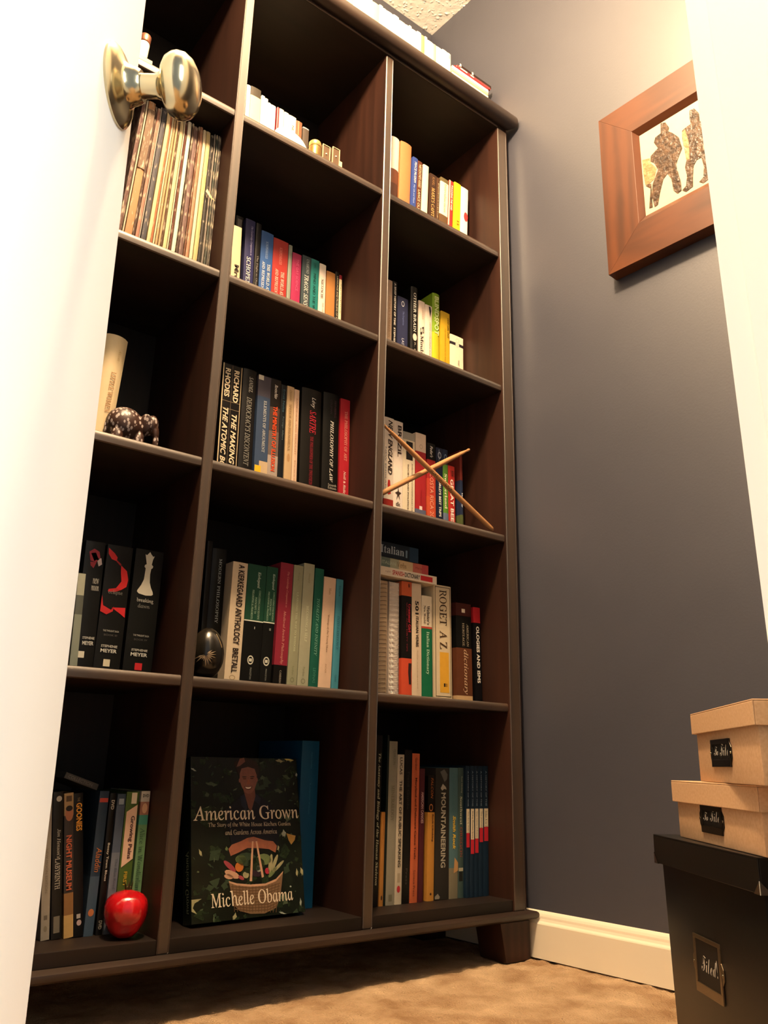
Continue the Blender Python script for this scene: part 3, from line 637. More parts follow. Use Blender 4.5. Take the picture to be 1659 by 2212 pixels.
 k2=dict(c='#121412', b=[(0, '#184c36'), (.478, '#d4dccc'), (.487, '#121412')], t=[('Kierkegaard', .06, .2, .12, .26, '#c8d8c8', 'i'), ('CONCLUDING UNSCIENTIFIC', .22, .47, .25, .14, '#a0bca4'), ('POSTSCRIPT TO', .28, .42, 0, .14, '#a0bca4'), ('PHILOSOPHICAL FRAGMENTS', .22, .47, -.22, .14, '#a0bca4'), ('II', .53, .55, .1, .12, '#c8d0c8', 'h'), ('PRINCETON', .87, .965, 0, .12, '#8c9088')], s=[('ring', .77, .845, .2, .75, '#c8c8b8'), ('r', .795, .82, .35, .6, '#c8c8b8')], d='narrower green over black volume'),
 crimson=dict(c='#982238', b=[(0, '#982238'), (.838, '#15100f')], t=[('Medieval Jewish Philosophy', .4, .83, .02, .24, '#d09888', 'i'), ('The Cambridge Companion to', .07, .37, .1, .2, '#c88a7c', 'i'), ('CAMBRIDGE', .88, 1.0, 0, .14, '#b0a898')], d='crimson book with a black foot'),
 olive1=dict(c='#979877', t=[('LEARNING THE WAY TO WISDOM', .23, .72, .02, .2, '#bcc0a0'), ('Tracy', .06, .13, 0, .2, '#6e7054'), ('Fordham', .84, .91, 0, .2, '#6e7054')], s=[('ring', .93, .97, .3, .7, '#6e7054')], d='olive grey paperback beside the crimson book'),
 olive2=dict(c='#a3a487', t=[('BECOMING A SELF', .35, .64, .02, .22, '#c4c8ac'), ('Westphal', .08, .16, 0, .2, '#74765c'), ('Purdue', .84, .91, 0, .2, '#74765c')], s=[('ring', .93, .97, .3, .7, '#74765c')], d='olive grey paperback beside the dark green one'),
 green=dict(c='#155f4c', t=[('TOTALITY AND INFINITY', .26, .74, 0, .3, '#82b8a2', 'i'), ('LEVINAS', .84, .96, 0, .3, '#4c8c78')], d='dark green paperback with pale italic capitals'),
 marx=dict(c='#e2be9e', t=[('Writings of the Young Marx', .34, .68, 0, .2, '#6c4c34'), ('Marx', .1, .16, .02, .2, '#8c6c50'), ('ANCHOR', .78, .86, 0, .14, '#a07c60')], d='pale peach paperback beside the turquoise one'),
 turq=dict(c='#3b8ca2', t=[('INTO EXISTENCE', .34, .65, 0, .36, '#1c5468', 'i'), ('Sartre', .06, .16, 0, .3, '#1c5468'), ('Citadel', .87, .93, 0, .25, '#1c5468')], d='turquoise blue paperback, last of its row'),
),
'F': dict(
 spiral1=dict(c='#b49c7e', d='tan lined spiral notebook next to the divider'),
 spiral2=dict(c='#cdc3b8', d='white spiral notebook with pale wire rings'),
 grammar=dict(c='#1d1713', b=[(0, '#d85a2a'), (.13, '#1d1713'), (.68, '#e04a2a')], t=[('Grammar Girl', .2, .45, .25, .26, '#b42c3c'), ('QUICK AND DIRTY TIPS', .19, .62, -.02, .12, '#8a2430'), ('B', .02, .05, .2, .15, '#3a1810', 'bh')], p=[('#2a1c1c', [(.65, .72), (.95, .72), (.9, .8), (.92, .9), (.7, .9), (.62, .8)])], d='black paperback with orange ends'),
 v501=dict(c='#dcc5a5', t=[('501', .16, .28, 0, .38, '#15100c', 'b'), ('ITALIAN VERBS', .3, .57, .02, .28, '#15100c', 'b'), ('fully conjugated', .6, .93, .05, .12, '#a08a6c')], d='cream paperback with a bold black number'),
 webster=dict(c='#127048', b=[(0, '#dcccb0'), (.31, '#c44434'), (.33, '#127048')], t=[('Italian Dictionary', .36, .78, .02, .34, '#b4dcbc'), ("Webster's", .1, .29, .1, .3, '#2a2018', 'b'), ('New World', .1, .28, -.25, .2, '#5a4c3c')], d='green paperback with a cream top'),
 roget=dict(c='#dcc9a2', t=[('ROGET', .04, .36, .02, .42, '#3a2818'), ('A Z', .41, .57, .02, .42, '#4a3420')], s=[('r', .015, .985, .06, .085, '#2c2218'), ('r', .015, .985, .915, .94, '#2c2218'), ('r', .015, .02, .06, .94, '#2c2218'), ('r', .98, .985, .06, .94, '#2c2218'), ('r', .6, .95, .3, .82, '#d6a234'), ('r', .87, .9, .52, .62, '#2c2218'), ('r', .87, .9, .66, .7, '#2c2218')], d='widest cream book with a yellow panel'),
 heritage=dict(c='#66361e', b=[(0, '#491b17'), (.135, '#101310'), (.475, '#66361e'), (.965, '#c9a372')], t=[('dictionary', .49, .95, .05, .36, '#cbab8c'), ('AMERICAN', .22, .455, .22, .13, '#a89c88'), ('HERITAGE', .21, .455, -.06, .13, '#a89c88')], s=[('r', .06, .1, .36, .58, '#d8cdbb')], d='brown and black dictionary with worn pages'),
 ologies=dict(c='#14141c', b=[(0, '#c61d28'), (.17, '#14141c')], t=[('OLOGIES AND ISMS', .21, .82, .02, .44, W_, 'b')], d='black book with a red top'),
),
'G': dict(
 skeleton=dict(c='#14120f', t=[('The Anatomy and Biology of the Human Skeleton', .11, .88, 0, .5, '#a8a890', 'bi')], d='tall black book with a long white italic title'),
 dkgreen=dict(c='#1a2e26', d='tall dark green book behind the short tan one'),
 tanshort=dict(c='#b8792f', t=[('Climbing', .05, .3, 0, .3, '#8a5620')], s=[('o', .9, .95, .3, .7, '#2a1a10')], d='short tan orange guidebook'),
 pearson=dict(c='#8b8775', t=[('MINERALOGY', .28, .5, 0, .38, '#66624f'), ('PEARSON', .05, .15, .1, .3, '#66624f')], s=[('r', .94, .98, .3, .7, '#66624f')], d='tall grey textbook'),
 lucas=dict(c='#c2b69e', t=[('THE ART OF PUBLIC SPEAKING', .18, .76, 0, .42, '#38322a', 'b'), ('LUCAS', .02, .14, 0, .4, '#38322a', 'b')], s=[('o', .88, .925, .25, .75, '#b03038'), ('r', .8, .86, .3, .7, '#9c917c')], d='off white textbook with dark capitals'),
 black=dict(c='#12110f', t=[('Field Guide', .15, .4, 0, .3, '#2e2a26'), ('Press', .78, .88, 0, .25, '#4a4640')], d='black book between the white and the orange ones'),
 orange=dict(c='#c85c32', t=[('Maryland and Delaware Canoe Trails', .17, .72, 0, .34, '#4c1c10', 'b'), ('Gardner', .03, .12, 0, .3, '#4c1c10'), ('Seneca Press', .79, .96, 0, .28, '#4c1c10')], d='bright orange trail guide'),
 maroon=dict(c='#4e1a24', t=[('AMERICAN CANOES', .18, .42, 0, .5, '#b09090', 'b')], d='narrow maroon book beside the orange one'),
 rock=dict(c='#c8862e', b=[(0, '#16120f'), (.303, '#c8862e')], t=[('Rock Climbing', .32, .54, .15, .28, '#3c1e10', 'b'), ('FALCON', .02, .19, .02, .34, '#a86028', 'i')], s=[('ring', .235, .295, .15, .7, '#a86838'), ('o', .94, .96, .4, .65, '#3c1e10')], d='black over orange climbing guide'),
 mountain=dict(c='#2c2a25', t=[('MOUNTAINEERING', .195, .77, .05, .34, '#a6a292', 'b')], p=[('#5c5c58', [(.3, .03), (.6, .01), (.85, .05), (.8, .09), (.62, .11), (.5, .08)]), ('#9a968a', [(.35, .16), (.5, .125), (.72, .15), (.78, .17), (.6, .165), (.45, .18)]), ('#8c8474', [(0, .98), (.2, .96), (.35, .985), (.3, 1), (0, 1)])], d='wide charcoal book with tall grey capitals'),
 smith=dict(c='#4a7078', b=[(0, '#48707a'), (.78, '#7c745c')], t=[('Smith Rock', .38, .64, .05, .34, '#d6b63c', 'bi'), ("Climber's Guide to", .04, .35, -.1, .26, '#38606a', 'i')], p=[('#b08858', [(.6, .7), (1, .74), (1, .8), (.5, .82)])], d='blue grey guide with yellow lettering'),
 oregon=dict(c='#3c5450', t=[('Southwest', .23, .45, 0, .4, '#c4c4ae'), ('OREGON', .47, .7, 0, .42, '#9c4a3a'), ('Rock Climbing', .07, .2, .1, .3, '#a8a898')], s=[('r', .81, .88, .15, .8, '#171a18'), ('r', .78, .805, .1, .9, '#a8a48c')], d='grey green guide with red capitals'),
 nat1=dict(N5((.55, 0), 'The Early Years'), d='navy magazine volume nearest the grey green guide'),
 nat2=dict(N5((.7, 0), 'Birding, Mountain Sports'), d='second navy magazine volume from the grey green guide'),
 nat3=dict(N5((.68, 0), 'Great Canyons of America'), d='middle one of five navy magazine volumes'),
 nat4=dict(N5((.44, 0), 'The Journey'), d='fourth navy magazine volume from the grey green guide'),
 nat5=dict(N5((.42, 0), 'Index A to Z'), d='navy magazine volume nearest the side panel'),
),
'H': dict(
 grey=dict(c='#8e8676', t=[('NEW MOON EDITION', .4, .7, 0, .3, '#6a6254')], s=[('r', .85, .88, .3, .7, '#5a5448'), ('o', .92, .96, .3, .7, '#6c6454')], d='pale grey disc case half behind the door edge'),
 henson=dict(c='#28241f', t=[("Jim Henson's", .26, .46, .1, .35, '#a8a498', 'i'), ('LABYRINTH', .46, .67, 0, .5, '#a8a498')], s=[('o', .03, .07, .3, .85, '#a8a498'), ('r', .85, .96, .2, .8, '#6a6458')], d='dark brown disc case with pale lettering'),
 museum=dict(c='#5c4028', b=[(0, '#a68658'), (.16, '#3c3430'), (.7, '#8c6236'), (.85, '#c09a58')], t=[('NIGHT MUSEUM', .3, .68, 0, .6, '#b0583a', 'b')], s=[('o', .1, .2, .1, .95, '#9c6448'), ('o', .09, .13, .15, .9, '#1c1410'), ('r', .02, .06, .2, .8, '#4a3a28')], d='brown disc case with a small face and red capitals'),
 goonies=dict(c='#101316', t=[('GOONIES', .07, .27, .05, .62, '#d29434', 'b'), ('THE', .03, .06, 0, .25, '#7a6a50')], s=[('r', .85, .88, .3, .7, '#a8a4a0'), ('o', .89, .93, .3, .8, '#b09a98')], d='black disc case with orange capitals'),
 blue=dict(c='#24384f', b=[(0, '#24384f'), (.6, '#3a5068')], t=[('Aladdin', .4, .57, .1, .6, '#a86430', 'i')], s=[('r', .05, .08, .05, .95, '#a03c34'), ('o', .82, .87, .2, .8, '#b06a40')], d='leaning blue disc case with an orange title'),
 jtown=dict(c='#151310', t=[('Bossy Town Blues', .36, .63, 0, .42, '#b8b4a8', 'b'), ('DVD', .05, .12, 0, .5, '#b8b4a8', 'b'), ('DVD', .9, .96, 0, .5, '#8a867c', 'b')], d='narrow black disc case'),
 bluegrey=dict(c='#505f74', b=[(0, '#3c4c60'), (.1, '#4c5c74'), (.5, '#6a7484')], s=[('r', .04, .09, .2, .8, '#8c9aa8')], t=[('The Blue Road', .55, .8, .1, .3, '#44505e')], d='blue grey disc case behind the pomegranate'),
 growing=dict(c='#4c6a28', t=[('Growing Pains', .24, .66, .1, .4, '#4a3030', 'b'), ('FIRST', .78, .92, .0, .26, '#b89a30', 'b'), ('1', .01, .12, .1, .42, '#d8ceb8', 'bh')], s=[], p=[('#d8b8a0', [(.1, .2), (.92, .13), (.95, .66), (.1, .74)])], d='green and pink disc set with purple lettering'),
 alice=dict(c='#5f9460', b=[(0, '#c4c2b4'), (.105, '#a8705a'), (.235, '#3e9c84'), (.33, '#6a9a64')], t=[('Alice in Wonderland', .36, 1.0, 0, .55, '#34543c', 'i'), ('DVD', .03, .06, 0, .7, '#2a2a24', 'bh')], s=[('o', .12, .22, .2, .8, '#c8a080')], d='mint green disc case with thin dark lettering'),
),
'I': dict(
 sage=dict(c='#8c9282', b=[(0, '#9ca08c'), (.24, '#525850'), (.45, '#7c8476')], d='grey green booklet at the door edge'),
 newmoon=dict(c='#111110', t=[('new', .3, .345, .18, .3, '#a8a8a0', 'h'), ('moon', .36, .4, .18, .38, '#a8a8a0', 'h'), ('STEPHENIE', .765, .785, .12, .6, '#a8a8a0', 'bh'), ('MEYER', .8, .83, .12, .56, '#c0c0b8', 'bh')], s=[('r', .88, .93, .2, .5, '#c8c4b4')],
   p=[('#8c2030', [(.2, .09), (.45, .06), (.72, .08), (.8, .13), (.6, .17), (.3, .16)]), ('#c8b8b8', [(.3, .1), (.55, .09), (.7, .14), (.5, .16)]), ('#b8a8a8', [(.62, .14), (.85, .13), (.92, .18), (.75, .2)]), ('#84202c', [(.3, .17), (.62, .17), (.5, .22), (.34, .2)])], d='black novel with a red and white flower'),
 eclipse=dict(c='#111110', t=[('eclipse', .37, .41, .0, .56, '#70706c', 'h'), ('STEPHENIE', .808, .828, .0, .62, '#a8a8a0', 'bh'), ('MEYER', .84, .868, .0, .62, '#c0c0b8', 'bh'), ('THE TWILIGHT SAGA', .69, .705, .0, .62, '#8a8a84', 'bh'), ('BOOK III', .723, .738, .0, .5, '#504f4c', 'h')], s=[('r', .92, .975, .35, .6, '#c8c0a8')],
   p=[('#b41c22', [(.04, .03), (.3, .07), (.42, .1), (.4, .13), (.2, .12), (.06, .08)]), ('#8c1418', [(.4, .12), (.6, .15), (.58, .165), (.4, .135)]), ('#bc2022', [(.6, .16), (.85, .2), (.94, .27), (.9, .33), (.7, .36), (.5, .35), (.68, .29), (.62, .22)]), ('#a41a1e', [(.5, .35), (.7, .36), (.45, .385), (.2, .385), (.22, .365)]), ('#a81c20', [(-.0, .42), (.08, .5), (.4, .53), (.5, .5), (.48, .54), (.25, .57), (.0, .55)]), ('#b41e24', [(.42, .51), (.95, .5), (.97, .58), (.75, .55)])], d='black novel with a red ribbon'),
 dawn=dict(c='#111211', t=[('breaking', .405, .445, .0, .6, '#b0b0a8', 'h'), ('dawn', .452, .485, -.02, .42, '#70706c', 'h'), ('STEPHENIE', .815, .833, .0, .56, '#a8a8a0', 'bh'), ('MEYER', .845, .873, .0, .58, '#c0c0b8', 'bh'), ('THE TWILIGHT SAGA', .7, .715, .0, .56, '#8a8a84', 'bh'), ('BOOK IV', .733, .748, .0, .46, '#504f4c', 'h')], s=[('r', .925, .98, .4, .65, '#b02028')],
   p=[('#c4c2b4', [(.45, .03), (.5, .015), (.54, .03), (.62, .05), (.68, .045), (.63, .075), (.6, .12), (.66, .13), (.65, .145), (.6, .155), (.58, .2), (.6, .27), (.66, .31), (.74, .345), (.76, .365), (.7, .375), (.5, .38), (.25, .37), (.18, .355), (.2, .34), (.3, .3), (.38, .25), (.4, .155), (.35, .145), (.36, .13), (.42, .12), (.37, .07), (.34, .04), (.4, .045)])], d='black novel with a white chess queen'),
),
'J': dict(
 little=dict(c='#dcc696', hb=1, r=0.009, t=[('LITTLE WOMEN', .38, .79, .1, .2, '#8c5c2c'), ('Alcott', .14, .26, .2, .11, '#a08858', 'i')], d='cream yellow hardback leaning beside the elephant'),
),
'K': dict(
 whitebrown=dict(c='#e8e0d0', r=0.004, b=[(0, '#ece4d4'), (.56, '#7c4228'), (.8, '#5c3424')], d='white topped brown book next to the divider'),
 orange=dict(c='#c87a44', hb=1, d='plain wide orange brown hardback'),
 blue=dict(c='#2b4496', t=[('PEACE PILGRIM', .1, .55, .05, .4, W_), ('Her Life and Work', .6, 1.0, 0, .3, '#a8b8e0')], d='narrow royal blue paperback'),
 brown=dict(c='#5e2e1c', t=[("NIETZSCHE'S KISSES", .08, .6, 0, .5, '#e8c8a0'), ('LANCE OLSEN', .66, 1.2, 0, .5, '#e8c8a0')], d='reddish brown paperback with cream capitals'),
 cream=dict(c='#ecdfba', d='plain cream paperback beside the reddish brown one'),
 marx=dict(c='#3e2618', t=[("MARX'S CAPITAL", .36, 1.25, 0, .45, '#d8a868'), ('KARL', .08, .3, 0, .35, '#8c6a44')], d='dark brown paperback with gold capitals'),
 brown2=dict(c='#543620', t=[('Philosophy', .15, 1.1, 0, .3, '#d8c8a0')], d='narrow mid brown paperback'),
 creamdark=dict(c='#ecdfc0', b=[(0, '#6a5c38'), (.1, '#ecdfc0'), (.92, '#6a4c2c')], t=[('Introduction', .12, .85, .1, .3, '#b8a880')], d='cream paperback with a dark green top'),
 touching=dict(c='#b82e28', s=[('r', 0, 1.1, 0, .28, '#e8d8bc')], t=[('TOUCHING THE VOID', .1, .72, .12, .36, '#f0e0d0', 'b')], d='red paperback with a white left edge'),
 yellow=dict(c='#f0d414', t=[('13', .9, 1.0, .1, .3, '#8a5a10', 'b')], d='lemon yellow paperback'),
 reddot=dict(c='#f2eade', s=[('o', .58, .8, .45, 1.0, '#c83838')], d='white paperback with a red dot'),
),
'L': dict(
 w1=dict(c='#efe8d8', d='white book next to the divider'), w2=dict(c='#d8ca8c', b=[(0, '#3c3428'), (.3, '#dccf94')], d='pale yellow book with a dark top'),
 w3=dict(c='#f0e8d8', d='white book right of the pale yellow one'), w4=dict(c='#e8dcc8', d='very narrow cream book among the white ones'), w5=dict(c='#f2ece0', d='narrow white book left of the wider white one'),
 w6=dict(c='#f4eee2', d='white book left of the thin red one'), red=dict(c='#9c3038', d='thin red book among the white ones'), w7=dict(c='#e8e0c0', d='cream book right of the thin red one'),
 w8=dict(c='#eee6c8', d='second cream book right of the thin red one'), w9=dict(c='#f0eacc', t=[('NLT', .5, .95, .1, .3, '#5a5448')], d='cream book with small dark capitals'),
 b1=dict(c='#7c5238', s=[('r', 0, 1, .35, .45, '#c89c70')], d='brown book above the round plate'), b2=dict(c='#4c4038', b=[(0, '#8c94a4'), (.1, '#4c4038')], d='dark book with a pale top edge'),
),
}
for k in [x for x in 't1 t2 t3 t4 t5 t6 t7 t8 t9 t10 t11 t12'.split()]: pass
WH = {'A': ('second shelf from top of the middle bay', 'books on the second shelf of the middle bay'),
      'B': ('second shelf from top of the right bay', 'books on the second shelf of the right bay'),
      'C': ('middle shelf of the middle bay', 'books on the middle shelf of the middle bay'),
      'D': ('middle shelf of the right bay', 'guidebooks on the middle shelf of the right bay'),
      'E': ('fourth shelf of the middle bay', 'books on the fourth shelf of the middle bay'),
      'F': ('fourth shelf of the right bay', 'dictionaries on the fourth shelf of the right bay'),
      'G': ('bottom shelf of the right bay', 'books on the bottom shelf of the right bay'),
      'H': ('bottom left shelf', 'disc cases on the bottom shelf of the left bay'),
      'I': ('left bay', 'novels on the fourth shelf of the left bay'),
      'J': ('', None), 'K': ('top right shelf', 'books on the top shelf of the right bay'),
      'L': ('top middle shelf', 'books on the top shelf of the middle bay')}
def mk_label(d, where):
    s = d + (', ' + where if where else ''); ws = s.split()
    return ' '.join(ws[:16])
BOOKS = {}
for k in 'ABCDEFGHIJKL':
    z0, rows = ROWS[k]
    for nm, x, t, h, lean, y, vf in rows:
        sp = SPEC[k][nm]
        if k == 'F' and nm.startswith('spiral'): continue
        name = {'H': 'disc_case', 'G': 'book'}.get(k, 'book'); cat = 'disc case' if k == 'H' else 'book'
        if nm.startswith('nat'): name, cat = 'magazine_volume', 'magazine'
        grp = WH[k][1] if not nm.startswith('nat') else 'navy magazine volumes on the bottom shelf'
        pm = mat('#1a1a1c', 0.35) if k == 'H' else PAGES
        sp = dict(sp, pm=pm)
        lab = mk_label(sp['d'], WH[k][0])
        BOOKS[k + nm] = make_book(z0, x, t, h, lean, y, min(vf, 1.0), sp, name, lab, grp, cat, dmax=(0.136 if k == 'H' else None))
# books standing on top of the case
z0, rows = ROWS['T']
TCOL = ['#efe6d2', '#c8b67e', '#f2ece0', '#ece2c4', '#f0e8d8', '#b09c60', '#f2ecdc', '#e6dab4', '#f4eee0', '#cbb88a', '#f0e8d4', '#eee4cc']
xs = [(-0.06 + i * 0.0175, 0.0165) for i in range(4)] + [(r_[1], r_[2]) for r_ in rows]
full = []; xcur = -0.10; rr = random.Random(11)
while xcur < 0.236:
    t = rr.choice((0.008, 0.0105, 0.013, 0.0165, 0.02)); t = min(t, 0.2396 - xcur)
    full.append((xcur, t)); xcur += t + 0.0005
tn = ['white', 'cream', 'ivory', 'buff']
n_top = len(full)
for i, (x, t) in enumerate(full):
    c = rr.choice(TCOL); h = rr.choice((0.149, 0.151, 0.154, 0.153))
    sp = dict(c=c)
    if i == n_top - 1: sp = dict(c='#eee4c8', t=[('STORIES', .06, .3, 0, .3, '#6a5c40')]); h = 0.153
    ords = ['nearest the magazine stack', 'second from the magazine stack', 'third from the magazine stack', 'fourth from the magazine stack', 'fifth from the magazine stack', 'sixth from the magazine stack', 'seventh from the magazine stack', 'eighth from the magazine stack', 'ninth from the magazine stack', 'tenth from the magazine stack']
    j = n_top - 1 - i
    pos = ords[j] if j < 10 else '%s from the magazine stack' % {10: 'eleventh', 11: 'twelfth', 12: 'thirteenth', 13: 'fourteenth', 14: 'fifteenth', 15: 'sixteenth', 16: 'seventeenth', 17: 'eighteenth', 18: 'nineteenth', 19: 'twentieth', 20: 'twenty-first', 21: 'twenty-second', 22: 'twenty-third', 23: 'twenty-fourth', 24: 'twenty-fifth', 25: 'twenty-sixth', 26: 'twenty-seventh', 27: 'twenty-eighth', 28: 'twenty-ninth', 29: 'thirtieth', 30: 'thirty-first', 31: 'thirty-second', 32: 'thirty-third', 33: 'thirty-fourth', 34: 'thirty-fifth'}.get(j, 'far')
    make_book(1.9017, x, t, h, 0.0, 0.05, 0.4, sp, 'book', 'pale brightly lit paperback on top of the bookcase, ' + pos, 'pale paperbacks on top of the bookcase')
# ---------------------------------------------------------------- record sleeves, second shelf of the left bay
def worn(h, amt, key):
    rgb = [int(h[i:i + 2], 16) for i in (1, 3, 5)]; g_ = sum(rgb) / 3
    h = '#' + ''.join('%02x' % int((c_ * .68 + g_ * .32) * .92) for c_ in rgb)
    k = ('worn', h, amt)
    if k in MATS: return MATS[k]
    m = noisy('worn_' + key, h, '#b8ab94', 230, 0.7, 0.2, 300, 0.001, 0.60 - amt * 0.18, 0.74 - amt * 0.10, (1, 1, 0.22)); MATS[k] = m
    return m
RECS = [(-0.5143, -0.5071, '#6b4238', .5, 'plum brown'), (-0.5065, -0.5033, '#efdcb2', 0, 'narrow cream'), (-0.5026, -0.4895, '#c07c40', .1, 'wide orange brown'), (-0.4891, -0.4842, '#58382a', .4, 'dark brown'),
 (-0.484, -0.4778, '#b8745a', .4, 'dusty pink'), (-0.4778, -0.4751, '#d0c4b0', .2, 'thin grey white'), (-0.4743, -0.4653, '#47454f', .1, 'slate blue'), (-0.4647, -0.4577, '#e4c284', .1, 'sand coloured'),
 (-0.4577, -0.4537, '#cc6a38', .1, 'orange red'), (-0.4534, -0.4498, '#ecd6a2', 0, 'thin pale yellow'), (-0.4496, -0.445, '#c49a60', .2, 'tan'), (-0.4447, -0.4405, '#d4a86c', .2, 'light caramel'),
 (-0.4401, -0.4359, '#664022', .5, 'speckled brown'), (-0.4357, -0.4288, '#e6c884', .1, 'butter yellow'), (-0.4284, -0.4255, '#f0e2b8', 0, 'thin ivory'), (-0.4251, -0.4209, '#74301c', .2, 'rust red'),
 (-0.4203, -0.413, '#f2e6c4', 0, 'ivory white'), (-0.4123, -0.4077, '#563a2c', .6, 'worn dark brown'), (-0.4073, -0.399, '#75504a', .3, 'mauve brown'), (-0.3987, -0.395, '#844a2c', .5, 'worn chestnut'),
 (-0.3943, -0.3882, '#c47e54', .1, 'salmon tan'), (-0.3878, -0.3814, '#eed8a6', 0, 'wide pale cream'), (-0.3811, -0.3725, '#d2b468', .2, 'mustard with frayed edge'), (-0.3718, -0.3648, '#2a241f', .2, 'nearly black'),
 (-0.3641, -0.3607, '#9c8e80', .3, 'thin grey'), (-0.3604, -0.3551, '#465048', .6, 'worn grey green'), (-0.3548, -0.3515, '#6c665c', .6, 'worn grey'), (-0.3512, -0.3478, '#3c3632', .8, 'worn charcoal')]
rr = random.Random(5)
nrec = len(RECS)
for i, (xa, xb, c, wr, cn) in enumerate(RECS):
    xm = (xa + xb) / 2; lean = 0.05 * (1 - i / (nrec - 1)) ** 1.0; t = xb - xa - 0.0010
    if i > nrec - 5: t = min(t, 0.0030)
    h = 0.312 + rr.uniform(-0.004, 0.004) if i < 24 else 0.314
    x0_ = xm - math.tan(lean) * 0.09
    if x0_ + t / 2 > -0.3478: x0_ = -0.3478 - t / 2
    r = thing('record_sleeve', '%s record sleeve, %s' % (cn, 'standing on the second shelf of the left bay'), 'record', (x0_, 0.045, Z['s3'] + 0.0002 + t / 2 * abs(math.sin(lean))), (0, lean, 0), 'old record sleeves in the left bay')
    mb = MB(); yb = rr.uniform(0, 0.003)
    # soft rounded, slightly creased spine edge
    vs = []; nz = 9; prof_ = [(-t / 2, 0.225), (-t / 2, 0.0012), (0, 0.0), (t / 2, 0.0012), (t / 2, 0.225)]
    for j in range(nz + 1):
        zz = h * j / nz; wob = rr.uniform(-0.0003, 0.0003); cut = 0.004 if j in (0, nz) else 0
        for k_, (px_, py_) in enumerate(prof_): vs.append((px_, py_ + (yb + wob + cut if k_ in (1, 2, 3) else 0), zz))
    fs = []
    for j in range(nz):
        for k_ in range(5): fs.append((j * 5 + k_, j * 5 + (k_ + 1) % 5, (j + 1) * 5 + (k_ + 1) % 5, (j + 1) * 5 + k_))
    fs += [tuple(range(5)), tuple(nz * 5 + k_ for k_ in range(5))]
    mb.add(vs, fs)
    part('sleeve', mb, worn(c, wr, cn.replace(' ', '_')), r, smooth=True, angle=30)
    if i == 2: part('printed_label', MB().box(-t / 2 - .0001, yb - 0.0006, h * .52, t / 2 + .0001, yb + .002, h * .93), worn('#7c5838', .3, 'lab'), r)
    if i == 22:
        part('torn_flap', MB().add([(0.004, -0.002, 0.175), (0.006, -0.004, 0.180), (0.013, -0.012, 0.160), (0.019, -0.016, 0.152), (0.012, -0.010, 0.158)], [(0, 1, 2, 3, 4)]).add([(0.004, -0.0024, 0.175), (0.012, -0.0104, 0.158), (0.019, -0.0164, 0.152), (0.013, -0.0124, 0.160), (0.006, -0.0044, 0.180)], [(0, 1, 2, 3, 4)]), mat('#e8d8a8', 0.7), r)
# ---------------------------------------------------------------- spiral notebooks and the flat dictionaries over them
z0, rows = ROWS['F']
def notebook(row, colour, edge, d, rings, lined):
    nm, x, t, h, lean, y, vf = row
    r = thing('spiral_notebook', mk_label(d, WH['F'][0]), 'notebook', (x + t / 2, y, z0 + 0.0003 + t / 2 * abs(math.sin(lean))), (0, lean, 0), 'spiral notebooks on the fourth shelf of the right bay')
    D = 0.17
    part('cover', MB().box(-t / 2, 0.006, 0, -t / 2 + 0.0008, D, h).box(t / 2 - 0.0008, 0.006, 0, t / 2, D, h), mat(edge, .6), r)
    part('page_block', MB().box(-t / 2 + 0.001, 0.0065, 0.001, t / 2 - 0.001, D - 0.002, h - 0.001), mat(colour, .8), r)
    n = 22 if rings else 26
    mb = MB()
    for i in range(n):
        zc = 0.008 + (h - 0.016) * i / (n - 1)
        for dz in ((-0.0013, 0.0013) if rings else (0.0,)):
            pts = []
            for a in range(13):
                q = math.pi * (a / 12); pts.append((-(t / 2 - 0.0012) * math.cos(q), 0.008 - 0.0085 * math.sin(q), zc + dz + (0 if rings else 0.0025 * (a / 12 - .5))))
            mb.tube(pts, 0.0006, 5)
    part('wire_binding', mb, mat('#dcd4cc' if rings else '#5c4a3a', 0.35, 0.2), r, smooth=True)
    if not rings: part('hinge_paper', MB().box(-t / 2 + 0.0006, 0.0035, 0.001, t / 2 - 0.0006, 0.0062, h - 0.001), mat('#b39c80', .8), r)
notebook(rows[0], '#b8a284', '#8c7660', SPEC['F']['spiral1']['d'], False, True)
notebook(rows[1], '#cfc5ba', '#b8aca0', SPEC['F']['spiral2']['d'], True, False)
def flat_book(x0_, x1_, z, th, y, d, c, label, texts=(), shapes=(), rz=0.0, grp='dictionaries lying on the spiral notebooks', tilt=0.0, hb=0, bands=None):
    r = thing('book', label, 'book', (x0_, y, z), (0, tilt, rz), grp); L = x1_ - x0_
    w_ = 0.0012 if hb else 0.0006
    cols = bands or [(0, c)]
    mb = MB()
    for i, (u, cc) in enumerate(cols):
        u2 = cols[i + 1][0] if i + 1 < len(cols) else 1.0
        mb.box(L * u, 0, 0, L * u2, w_, th, i)
        mb.box(L * u, w_, 0, L * u2, d, w_, i); mb.box(L * u, w_, th - w_, L * u2, d, th, i)
    part('cover', mb, [mat(cc, .45) for _, cc in cols], r)
    part('page_block', MB().box(0.0015, w_ + .0002, w_ + .0001, L - 0.0015, d - 0.002, th - w_ - .0001), PAGES, r)
    for i, (s, u0, u1, v0, v1, col, st) in enumerate(texts):
        text('title' if i == 0 else 'lettering', s, (L * u0, -0.0003, th * v0), (1, 0, 0), (0, 0, 1), L * (u1 - u0), th * (v1 - v0), col, r, 0.025 if 'b' in st else 0)
    for kx, (u0, u1, v0, v1, col) in enumerate(shapes):
        part('printed_panel', MB().poly([(L * u0, -0.00015, th * v0), (L * u1, -0.00015, th * v0), (L * u1, -0.00015, th * v1), (L * u0, -0.00015, th * v1)]), mat(col, .5), r)
    return r
zt = 0.6842
